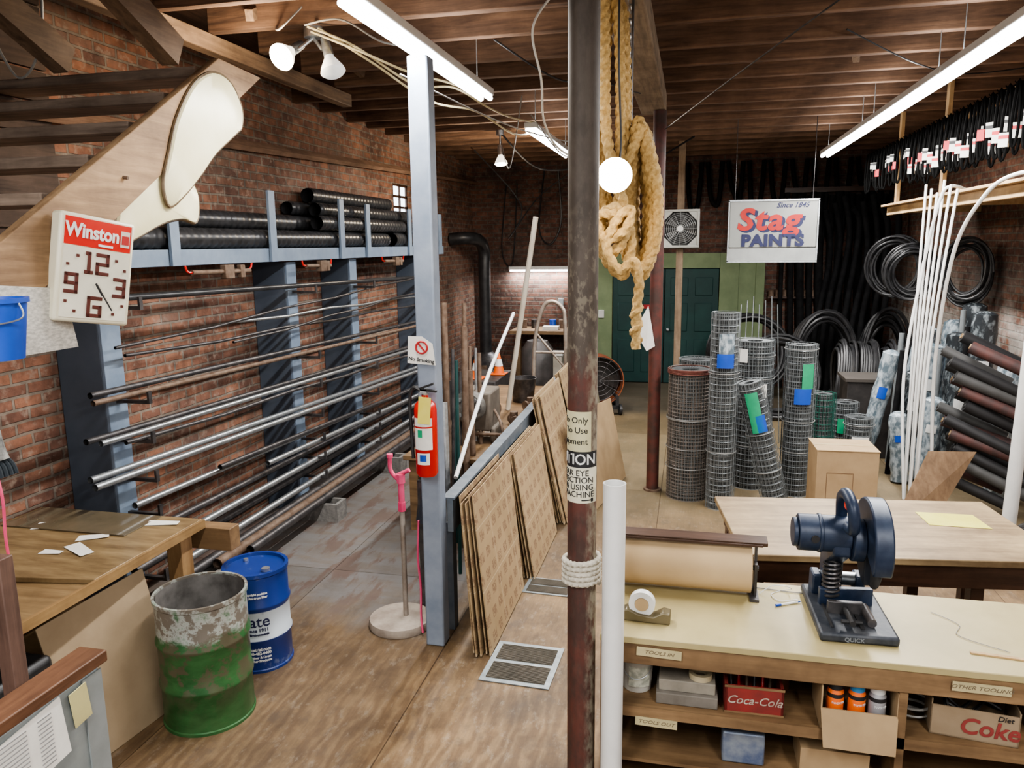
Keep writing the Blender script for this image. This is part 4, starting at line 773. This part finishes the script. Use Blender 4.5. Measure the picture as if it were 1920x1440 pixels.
for i in range(10):
    x=-.1+.34*i; wire([(x,13.96,3.85),(x+.05,13.95,3.2+.15*(i%3)),(x+.12,13.95,3.0+.15*(i%3)),(x+.2,13.95,3.2),(x+.24,13.96,3.85)],blackm,.04,'thick black cable loop hanging on the end wall','cable loops on the end wall')
O('wall_shelf','narrow dark shelf crowded with small hardware','shelf',G().bb((1.3,-.2,0),(2.25,0.02,.03)),dwood,(0,13.98,1.55))
for i in range(8): O('hardware_tin','small rusty tin of hardware on dark shelf','tin',G().cyl((0,0,0),(0,0,.1),.05,n=12).cyl((0,0,.1),(0,0,.11),.054,n=12),iron,(1.36+.11*i,13.88,1.581),group='tins on the dark shelf')
for x,y,rx,ry,h,r in ((1.93,9.0,.1,.16,1.3,.09),(2.62,10.0,.05,.08,1.45,.12),(2.60,9.40,.0,.08,1.30,.12),(2.98,8.90,.0,.02,1.7,.12),(2.36,9.0,0,.06,1.05,.11),(3.05,9.45,0,.02,1.75,.13),(2.72,8.7,.05,.03,1.2,.11),(2.42,8.55,.05,.08,.85,.10),(3.10,10.1,0,0,1.5,.13),(3.1,8.35,0,0,1.3,.12),(2.85,9.15,0,0,1.45,.11),(2.38,10.0,0,.05,1.1,.09),(2.20,8.45,.03,-.1,.7,.09),(2.95,8.05,0,.0,1.0,.1)):
    t=T('wrapped_roll','roll of material wrapped in clear bluish plastic','roll',(x,y,.03),(rx,ry,0),group='plastic wrapped rolls')
    pr=[(0,0)]+[(r*(1+.09*math.sin(j*2.3+x*7)),h*j/9) for j in range(10)]+[(r*.5,h+.03),(0,h+.02)]
    P(t,'roll_body',G().lathe(pr,n=20),[plasticwrap,M('dark_wrap',(.03,.035,.04),(.30,.34,.36),18,.18,0,.9,st=(1,1,.5),thr=(.5,.7))][int(x*7+y*3)%2]); P(t,'label',band(h*.62,h*.72,r*1.11,-.6,.3),[white,bluepl,white][int(x*10)%3])
for i in range(9): lean((2.15+.11*i,8.75+.13*(i%3)+.35*(i%2),0),(2.22+.10*i,8.8+.13*(i%3)+.35*(i%2),1.35+.13*(i%4)),.028,[blackm,M('grey_tube',(.2,.22,.23),None,9,.5),blackp][i%3],'slim dark plastic tube standing among wrapped rolls','tube','tubes among the wrapped rolls')
O('toolbox','small yellow and grey plastic case on the floor','case',G().bb((-.18,-.12,0),(.18,.12,.22)).bb((-.08,-.02,.22),(.08,.02,.27)),M('dull_yellow',(.35,.24,.03),(.1,.09,.07),8,.5),(1.55,9.6,0),bevel=.02)
# timber rack with belts
t=T('belt_rack','pale timber rack with hooks along the brick wall','rack',(2.35,6.1,2.80))
P(t,'shelf_beam',G().bb((-.03,0,.0),(.02,4.3,.10)),pine,bevel=.004);P(t,'shelf_board',G().bb((-.10,0,.10),(.945,4.3,.125)),pine,bevel=.003)
P(t,'rail',G().bb((0,0,.76),(.04,5.1,.85)),pine,bevel=.004)
for y in(.15,2.45,4.2): P(t,'stud',G().bb((.041,y,.125),(.08,y+.09,1.435)),pinez,bevel=.003)
for y in(.3,2.2,4.1): P(t,'support_arm',G().bb((0.03,y,0.02),(.945,y+.04,.09)),pine)
hk=G().tube(cr([(0,0,.07),(-.05,0,.05),(-.14,0,.0),(-.17,0,.02)],4),.004,5)
for i in range(60): o=P(t,'hook',hk,blackb); o.location=(0,.06+i*.082,.77)
def mkbelt(L,w_,tagm,tz=.5,th=.10):
    b=T('drive_belt','black rubber drive belt with paper sleeve on hook','belt',(0,0,-20),group='drive belts on hooks')
    q=[(.004*math.sin(2*a),w_*math.sin(a)*(.7+.3*(1-math.cos(a))/2),-L/2+L/2*math.cos(a)) for a in [i*2*pi/24 for i in range(24)]]
    P(b,'loop',G().tube(q,.011,6,True),blackb)
    if tagm:
        s_=P(b,'sleeve',G().box((0.0,0,-L*tz),(.030,w_*2.3,th)),tagm,'paper sleeve')
        if tagm is tagp: P(s_,'sleeve_mark',G().box((0.0,0,-L*tz+.02),(.032,w_*2.35,.025)),redtext if tz>.6 else darktext)
    return b
kinds=[mkbelt(.48,.024,tagp,.55,.11),mkbelt(.46,.026,None),mkbelt(.50,.026,tagp,.66,.11),mkbelt(.44,.024,redtext,.6,.08),mkbelt(.34,.020,tagp,.5,.08),mkbelt(.52,.028,tagp,.72,.10)]
for i in range(60):
    k_=kinds[[0,1,2,5,0,2,1,0,5,3][i%10] if i<34 else [4,3,1,4,1][i%5]]
    cp(k_,(2.35-.12-(.05 if i%2 else 0),6.16+i*.082,3.575),(random.uniform(-.02,.02),0,random.uniform(.8,1.1)),(1,1,.94+.12*random.random()))
for k_ in kinds:
    for ch in list(k_.children_recursive): bpy.data.objects.remove(ch)
    bpy.data.objects.remove(k_)
for i in range(6):
    lean((2.10+.02*(i%2),7.50+.09*i,0.0),(2.225,7.50+.19*i,2.93+.05*(i%3)),.0125,white,'long slim white plastic pipe leaning on rack','plastic_pipe','white plastic pipes',mid=(2.08+.01*i,7.38+.14*i,1.5))
O('plastic_pipe','thick white plastic pipe standing by the rack','pipe',G().cyl((0,0,0),(-.06,-.28,2.95),.055,n=24),white,(2.66,6.90,0),group='white plastic pipes')
wirew=lambda p:O('plastic_pipe','bent white flexible pipe drooping from the rack','pipe',G().tube([q-Vector(p[0]) for q in cr(p,10)],.015,10),white,p[0],group='white plastic pipes')
wirew([(2.42,6.12,2.94),(2.22,6.22,2.95),(2.10,6.45,2.82),(2.03,6.8,2.4),(2.08,7.2,1.5),(2.18,7.42,.6),(2.24,7.45,0.03)])
wirew([(2.42,7.9,2.94),(2.26,7.8,2.97),(2.19,7.85,2.85),(2.13,8.0,2.2),(2.02,7.9,1.2),(2.08,7.8,0.03)])
t=T('white_pipe','upright thick white plastic pipe beside the column','pipe',(-.262,2.865,0));P(t,'tube',G().lathe([(.0445,0),(.0445,1.59),(.040,1.59),(.040,0)],n=36),white)
mbs=[M('membrane_black',(.020,.020,.022),None,9,.6),M('membrane_redbrown',(.10,.04,.035),(.045,.03,.03),9,.6),M('membrane_grey',(.075,.075,.075),None,9,.6)]
for cidx in range(2):
    for i in range(10):
        r=.050+.007*(i%2); x=2.33+.05*((i*3)%4); y=7.62+.24*cidx; z=.34+.134*i+.07*cidx
        t=T('membrane_roll','short dark roll of roofing membrane stacked on others','roll',(x,y,z),(0,math.radians(112+random.uniform(-5,5)),math.radians(-14+random.uniform(-8,8))),group='roofing membrane rolls')
        mb=mbs[[0,2,0,1,0,0,1,2,0,1][(i+cidx*3)%10]]
        P(t,'roll_body',G().lathe([(r,0),(r,.62),(r*.45,.62),(r*.45,0),(r,0)],n=20),mb);P(t,'core_tube',G().lathe([(r*.44,-.01),(r*.44,.6),(r*.36,.6),(r*.36,-.01),(r*.44,-.01)],n=16),cardb if i%3==0 else mbs[2])
O('plywood_offcut','brown plywood offcut leaning against stock','panel',G().slab([(0,0,0),(.35,.1,0),(.75,.4,.62),(.35,.35,.62)],.015),wood('offcut',(.18,.11,.06),(.29,.19,.11),2,3,.6),(1.78,7.0,.01))
O('plastic_bag','crumpled black plastic bag beside the rolls','bag',G().lathe([(0,0),(.2,.02),(.24,.12),(.19,.26),(.08,.33),(.03,.36),(0,.35)],n=14),M('black_bag',(.02,.02,.02),None,20,.25,0,1.),(2.75,6.45,0))
# ------------------------------------------------------------------ big table
t=T('work_table','large worn timber table with dark frame','table',(1.12,4.80,0),(0,0,.125))
P(t,'table_top',G().bb((-.86,-.5,.76),(.86,.5,.80)),tablem,bevel=.006);P(t,'apron',G().bb((-.8,-.46,.62),(.8,-.43,.76)).bb((-.8,.43,.62),(.8,.46,.76)).bb((-.8,-.46,.62),(-.77,.46,.76)).bb((.77,-.46,.62),(.8,.46,.76)),dwood)
for x in(-.76,.76,.42):
    for y in(-.40,.40): P(t,'leg',G().bb((x-.035,y-.035,0),(x+.035,y+.035,.76)),dwood,bevel=.004)
O('yellow_sheet','flat yellow paper sheet lying on the table','paper',G().slab([(-.17,-.1,0),(.17,-.12,0),(.15,.12,0),(-.18,.13,0)],.0015),M('lime_paper',(.55,.50,.08),(.62,.58,.13),4,.5),(1.62,4.98,.8015),(0,0,.05))
# ------------------------------------------------------------------ counter
t=T('counter','long low shop counter with laminate top and shelves','counter',(-.32,2.93,0))
Lc=2.35;Dc=.64
P(t,'worktop',G().bb((0,0,.89),(Lc,Dc,.92)),counterm,bevel=.004)
P(t,'fascia',G().bb((0.01,.005,.80),(Lc,.03,.89)),shelfw,bevel=.003)
P(t,'shelf',G().bb((.03,.02,.585),(Lc,Dc-.03,.605)),shelfw);P(t,'shelf_lip',G().bb((.03,.0,.565),(Lc,.02,.612)),shelfw)
P(t,'lower_shelf',G().bb((.03,.02,.12),(Lc,Dc-.03,.14)),shelfw);P(t,'lower_shelf',G().bb((.03,.02,.345),(Lc,Dc-.03,.36)),shelfw)
P(t,'back_panel',G().bb((0,Dc-.03,0),(Lc,Dc-.01,.89)),M('dark_back',(.05,.035,.025),None,4,.8))
P(t,'side_panel',G().bb((0,0.03,0),(.03,Dc-.03,.89)),shelfw)
for x in(1.145,Lc-.03): P(t,'divider',G().bb((x,.0,0),(x+.03,Dc-.03,.80)),shelfw)
def lbl(x,z,w_,txt,a=0):
    o=P(t,'shelf_label',G().box((x,-.003,z),(w_,.003,.038),(0,a,0)),M('masking_tape',(.52,.45,.26),None,9,.7)); TX(o,txt,.021,(x,-.005,z),(pi/2,a,0),mat=M('pencil',(.18,.14,.09),None,5,.7),shear=.3,sx=1.25)
lbl(.24,.862,.18,'TOOLS IN',.03);lbl(.235,.55,.17,'TOOLS OUT',.02);lbl(1.42,.855,.2,'OTHER TOOLING',.01)
t=T('paper_cutter','kraft paper roll in a bench cutter with dark straightedge','paper roll',(0,3.44,.92))
P(t,'paper_roll',G().cyl((-.30,0,.125),(.305,0,.125),.112,n=48),kraft);P(t,'core',G().cyl((-.33,0,.125),(.34,0,.125),.012),steeld)
P(t,'cutter_bar',G().box((.02,-.02,.262),(.70,.07,.018),(.15,0,0)).box((.02,-.05,.252),(.66,.02,.012)),dwood,bevel=.003)
for x in(-.325,.325): P(t,'side_bracket',G().bb((x-.006,-.05,.0),(x+.006,.05,.16)).box((x,-.005,.2),(.012,.02,.12)),steeld)
P(t,'foot',G().bb((-.34,-.09,0),(-.30,.09,.012)),steeld);P(t,'foot',G().bb((.30,-.09,0),(.34,.09,.012)),steeld)
t=T('tape_dispenser','bronze-coloured desk tape dispenser with white tape','tape dispenser',(-.14,3.09,.92),(0,0,-.05))
g=G().slab([(-.11,-.03,0),(.10,-.03,0),(.10,-.03,.05),(.07,-.03,.055),(.03,-.03,.03),(-.03,-.03,.035),(-.08,-.03,.055),(-.11,-.03,.04)],-.06);P(t,'dispenser_base',g,M('bronze_plastic',(.13,.11,.065),(.18,.15,.09),6,.35,.3),bevel=.006)
P(t,'tape_reel',G().lathe([(.030,-.018),(.055,-.018),(.055,.018),(.030,.018),(.030,-.018)],(-.02,0,.075),32,Rz),white);P(t,'hub',G().cyl((-.02,-.02,.075),(-.02,.02,.075),.029),kraft)
t=T('pen','blue and white ballpoint pen on the counter','pen',(.47,3.36,.926),(0,0,.5));P(t,'barrel',G().cyl((-.05,0,0),(.04,0,0),.0055,n=10),white);P(t,'cap',G().cyl((-.07,0,0),(-.045,0,0),.006,n=10),bluepl);P(t,'tip',G().cyl((.04,0,0),(.06,0,0),.004,.001,n=10),bluepl)
O('string','tangle of thin white string by the paper roll','string',G().tube(cr([(0,0,0),(.05,.02,.03),(.1,-.01,.05),(.14,.03,.02),(.1,.05,0),(.05,.0,.0),(.08,-.06,.0),(.16,-.03,.0)]),.002,5),white,(.35,3.44,.924))
O('string','loose dark twine curling on the counter','string',G().tube(cr([(0,0,0),(.2,-.02,0),(.38,.0,0),(.45,-.03,.0)]),.0025,5),cableg,(.34,3.50,.924))
O('string','thin loose wire curl lying on the counter','string',G().tube(cr([(0,0,0),(.08,-.1,0),(.05,-.2,0),(.2,-.3,0)]),.0015,5),cableg,(1.05,3.4,.924))
O('wood_stick','short thin wood stick on the counter','stick',G().bb((-.1,-.008,0),(.15,.008,.006)),pine,(1.2,3.06,.921),(0,0,-.1))
# chop saw
t=T('chop_saw','dark blue abrasive chop saw standing on the counter','chop saw',(.69,3.30,.92),(0,0,.03))
P(t,'base',G().bb((-.15,-.25,0.0),(.15,.22,.04)),M('saw_base_dusty',(.018,.024,.036),(.06,.065,.075),16,.5,.2,.1),bevel=.012)
P(t,'base_slot',G().bb((.015,-.2,.04),(.03,.05,.045)),darktext);P(t,'base_slot',G().bb((-.10,-.2,.04),(-.09,.03,.045)),darktext)
P(t,'fence',G().box((-.0,.03,.075),(.22,.03,.075),(0,0,.1)),sawblue,bevel=.003);P(t,'vise_jaw',G().box((-.02,-.06,.065),(.14,.025,.055)),steeld,bevel=.003);P(t,'vise_screw',G().cyl((-.02,-.21,.065),(-.02,-.06,.065),.012).cyl((.02,-.19,.065),(-.06,-.19,.065),.008),darktext);P(t,'vise_bar',G().cyl((.06,-.18,.06),(.06,-.03,.06),.018),steeld)
P(t,'arm',G().slab([(.0,.10,.04),(.0,.21,.04),(.0,.22,.22),(.0,.12,.36),(.0,-.04,.39),(.0,-.04,.28),(.0,.09,.2)],-.075),sawblue,bevel=.01)
P(t,'pivot',G().cyl((-.10,.16,.10),(.10,.16,.10),.03),steel);P(t,'pivot_lug',G().bb((-.12,.11,.03),(-.08,.2,.13)),sawblue,bevel=.008);P(t,'pivot_lug',G().bb((.06,.11,.03),(.10,.2,.13)),sawblue,bevel=.008)
P(t,'spring',G().tube([(-.06+.034*math.cos(a),.03+.034*math.sin(a),.07+.0032*a) for a in [i*.5 for i in range(100)]],.006,6),steeld)
P(t,'motor',G().cyl((-.21,.03,.355),(-.0,.03,.355),.078,n=28).cyl((-.23,.03,.355),(-.21,.03,.355),.062,n=28).cyl((-.13,.03,.355),(-.115,.03,.355),.083,n=28),sawblue,bevel=.004)
P(t,'brush_cap',G().cyl((-.15,-.055,.355),(-.15,-.04,.355),.016),darktext)
P(t,'gear_housing',G().cyl((.0,.01,.34),(.05,.01,.34),.09,n=24),sawblue,bevel=.005)
P(t,'cutting_disc',G().cyl((.085,.0,.315),(.089,.0,.315),.172,n=48),M('abrasive_disc',(.06,.06,.06),None,30,.7))
def sector(x0,x1,r,a0,a1,cy,cz,n=26):
    vs=[];fs=[]
    for x in(x0,x1):
        vs.append((x,cy,cz))
        for i in range(n+1):
            a=a0+(a1-a0)*i/n; vs.append((x,cy+r*math.cos(a),cz+r*math.sin(a)))
    m_=n+2
    for i in range(n): fs+= [(0,i+2,i+1),(m_,m_+i+1,m_+i+2),(i+1,i+2,m_+i+2,m_+i+1)]
    fs+=[(0,1,m_+1,m_),(0,m_,m_+n+1,n+1)]
    return G().add(vs,fs)
P(t,'blade_guard',sector(.05,.125,.190,-.35,3.6,0,.335),sawblue,bevel=.008);P(t,'lower_guard',sector(.06,.115,.165,-1.6,-.1,0,.31),M('guard_dark',(.03,.035,.05),None,9,.5,.3),bevel=.004)
P(t,'handle',G().tube(cr([(-.03,.06,.42),(-.04,.02,.52),(-.04,-.06,.56),(-.03,-.13,.52),(-.02,-.12,.43),(-.02,-.03,.41)],6,),.024,10),sawblue);P(t,'trigger',G().bb((-.045,-.08,.50),(-.02,-.04,.52)),red)
P(t,'blade_flange',G().cyl((.125,0,.33),(.132,0,.33),.04),steel)
TX(t,'QUICK',.024,(-.02,-.252,.018),mat=M('worn_grey_print',(.2,.22,.24),None,9,.6),off=.0004)
# under counter items
zs=.606
t=T('plastic_pail','white plastic pail with printed label','pail',(-.175,3.10,zs));P(t,'pail_body',G().lathe([(0,0),(.06,0),(.07,.16),(.076,.16),(.076,.175),(.066,.175),(.056,.01),(0,.01)],n=28),M('dirty_white',(.42,.40,.35),(.55,.53,.48),9,.5));P(t,'label',band(.03,.12,.0685,-.5,.9),M('grey_label',(.35,.36,.30),(.6,.6,.5),30,.6,thr=(.4,.55)));P(t,'handle',G().tube(cr([(-.073,0,.14),(-.05,-.07,.1),(0,-.09,.08),(.05,-.07,.1),(.073,0,.14)]),.002,5),steel)
t=T('flat_boxes','stack of dusty grey flat boxes','box',(.03,3.10,zs));P(t,'body',G().bb((-.12,-.12,0),(.13,.1,.05)),M('dusty_grey',(.13,.115,.095),(.2,.18,.155),9,.8),bevel=.004);P(t,'lid',G().bb((-.11,-.10,.05),(.12,.1,.10)),M('dusty_grey2',(.19,.17,.14),(.27,.245,.2),9,.8),bevel=.004)
t=T('masking_tape','roll of cream masking tape on grey box','tape',(.09,3.05,.719),(0,0,0))
P(t,'tape_ring',G().lathe([(.03,-.012),(.048,-.012),(.048,.012),(.03,.012),(.03,-.012)],n=32),M('tape_cream',(.58,.5,.33),None,5,.6))
for i,(x,y,r_,h_,m_) in enumerate([(-.06,3.32,.04,.16,iron),(.04,3.36,.05,.13,bluepl),(.16,3.34,.045,.17,white),(.43,3.22,.04,.15,M('amber_bottle',(.12,.05,.015),None,5,.2)),(.50,3.36,.045,.13,steeld),(.95,3.38,.05,.15,iron),(1.34,3.35,.045,.14,white),(1.44,3.3,.05,.16,steeld),(1.38,3.1,.04,.12,orange),(-.05,3.1,.0001,.001,iron)][:9]):
    O('paint_tin','assorted tin or bottle stored on the counter shelf','tin',G().lathe([(0,0),(r_,0),(r_,h_*.75),(r_*.5,h_*.88),(r_*.45,h_),(0,h_)],n=20),m_,(x,y,zs),group='tins on the counter shelf')
t=T('soda_crate','red wooden soda crate filled with metal files','crate',(.30,3.08,zs),(0,0,.02))
g=G().bb((-.115,-.1,0),(.115,.1,.01)).bb((-.115,-.1,0),(.115,-.088,.12)).bb((-.115,.088,0),(.115,.1,.12)).bb((-.115,-.1,0),(-.103,.1,.12)).bb((.103,-.1,0),(.115,.1,.12));P(t,'crate_body',g,M('crate_red',(.27,.03,.026),(.17,.028,.022),9,.7),bevel=.002)
TX(t,'Coca-Cola',.050,(0,-.102,.060),mat=M('worn_white',(.5,.45,.38),(.32,.22,.18),20,.7),shear=.35,off=.0004)
P(t,'rim_band',G().bb((-.117,-.102,.112),(.117,-.1,.122)),shelfw);P(t,'rim_band',G().bb((-.117,-.102,0),(.117,-.1,.008)),shelfw)
for i in range(6):
    lean((.22+.03*i,3.06+.02*(i%2),.62),(.21+.035*i,3.16,.78+.02*(i%3)),.007,[steeld,red,iron][i%3],'small hand tool stored in the red crate','tool_shaft','tools in the red crate')
t=T('cardboard_box','open brown cardboard box holding spray cans','box',(.69,3.055,.607),(0,0,-.02))
P(t,'body',G().bb((-.14,-.12,0),(.14,.12,.006)).bb((-.14,-.12,0),(.14,-.114,.09)).bb((-.14,.114,0),(.14,.12,.185)).bb((-.14,-.12,0),(-.134,.12,.185)).bb((.134,-.12,0),(.14,.12,.185)),cardb)
P(t,'flap',G().slab([(-.14,-.12,.09),(.14,-.12,.09),(.13,-.165,-.05),(-.13,-.165,-.05)],.004),cardb)
for x,c1,c2 in ((.61,orange,darktext),(.69,orange,M('cap_blue',(.05,.25,.5),None,5,.4)),(.765,M('can_grey',(.4,.4,.42),None,5,.4,.3),white)):
    s_=T('spray_can','spray paint can with coloured cap in cardboard box','spray can',(x,3.0,.620),group='spray cans')
    P(s_,'can_body',G().lathe([(0,0),(.03,0),(.032,.005),(.032,.125),(.024,.14),(0,.14)],n=24),c1);P(s_,'cap',G().lathe([(.028,.137),(.029,.170),(.024,.178),(0,.178)],n=24),c2);TX(s_,'INVERTED',.012,(0,0,.085),mat=whitetext,wrap=(.0325,.3));P(s_,'band',band(.105,.122,.0324,-1.5,1.9),darktext)
t=T('soda_carton','torn brown soda carton with red lettering','carton',(1.12,3.08,.607),(0,0,-.12))
P(t,'body',G().bb((-.15,-.1,0),(.15,.1,.005)).bb((-.15,-.1,0),(.15,-.095,.125)).bb((-.15,.095,0),(.15,.1,.15)).bb((-.15,-.1,0),(-.145,.1,.15)).bb((.145,-.1,0),(.15,.1,.14)),M('carton_brown',(.25,.18,.11),(.31,.235,.155),6,.8))
TX(t,'Coke',.092,(.05,-.103,.055),mat=M('faded_red',(.28,.045,.04),None,6,.7),off=.0018,shear=.15);TX(t,'Diet',.03,(.10,-.103,.108),mat=darktext,shear=.2)
O('coiled_wire','tangle of black wire spilling over a carton','wire',G().tube(cr([(.1*math.cos(i*1.3),.06*math.sin(i*1.7),.03*(i%3)+.01) for i in range(24)]),.005,5),black,(1.12,3.09,.68))
O('coiled_wire','loop of grey cable lying on the shelf','wire',G().tube(cr([(.06*math.cos(i*.8),.05*math.sin(i*.8),.004*i) for i in range(20)]),.005,5),cableg,(.93,3.1,.612))
t=T('metal_can','rectangular metal solvent can with screw cap','can',(.27,3.05,.362));P(t,'body',G().bb((-.085,-.05,0),(.085,.05,.14)),M('can_bluewhite',(.3,.35,.42),(.12,.16,.28),12,.4,.4),bevel=.008);P(t,'cap',G().cyl((.03,0,.14),(.03,0,.16),.018),steeld);P(t,'handle',G().tube(cr([(-.05,0,.14),(-.045,0,.165),(0,0,.165),(.005,0,.14)]),.004,6),steel)
O('cardboard_box','small closed brown box on the lower shelf','box',G().bb((-.13,-.1,0),(.13,.1,.12)).bb((-.13,-.1,.12),(.13,-.002,.124)).bb((-.13,.002,.12),(.13,.1,.124)),cardb,(.62,3.08,.362))
# ------------------------------------------------------------------ world, camera
w=bpy.data.worlds.new('W');SC.world=w;w.use_nodes=True;w.node_tree.nodes['Background'].inputs[0].default_value=(1,.98,.96,1);w.node_tree.nodes['Background'].inputs[1].default_value=.7
r_=.012;th=math.radians(10.27);ps=math.radians(13.05)
F=Vector((-math.sin(ps)*math.cos(th),math.cos(ps)*math.cos(th),-math.sin(th)));R=Vector((math.cos(ps),math.sin(ps),0));U=R.cross(F)
Rc=R*math.cos(r_)-U*math.sin(r_);Uc=R*math.sin(r_)+U*math.cos(r_)
cam=bpy.data.cameras.new('camera');cam.sensor_width=36;cam.lens=36*1440/1920;cam.clip_start=.05
co=bpy.data.objects.new('camera',cam);COL.objects.link(co)
mm=Matrix((Rc,Uc,-F)).transposed().to_4x4();mm.translation=(0,0,2.5);co.matrix_world=mm;SC.camera=co
try:
    SC.view_settings.view_transform='AgX';SC.view_settings.look='AgX - Medium High Contrast';SC.view_settings.exposure=.45
except Exception as e: print(e)
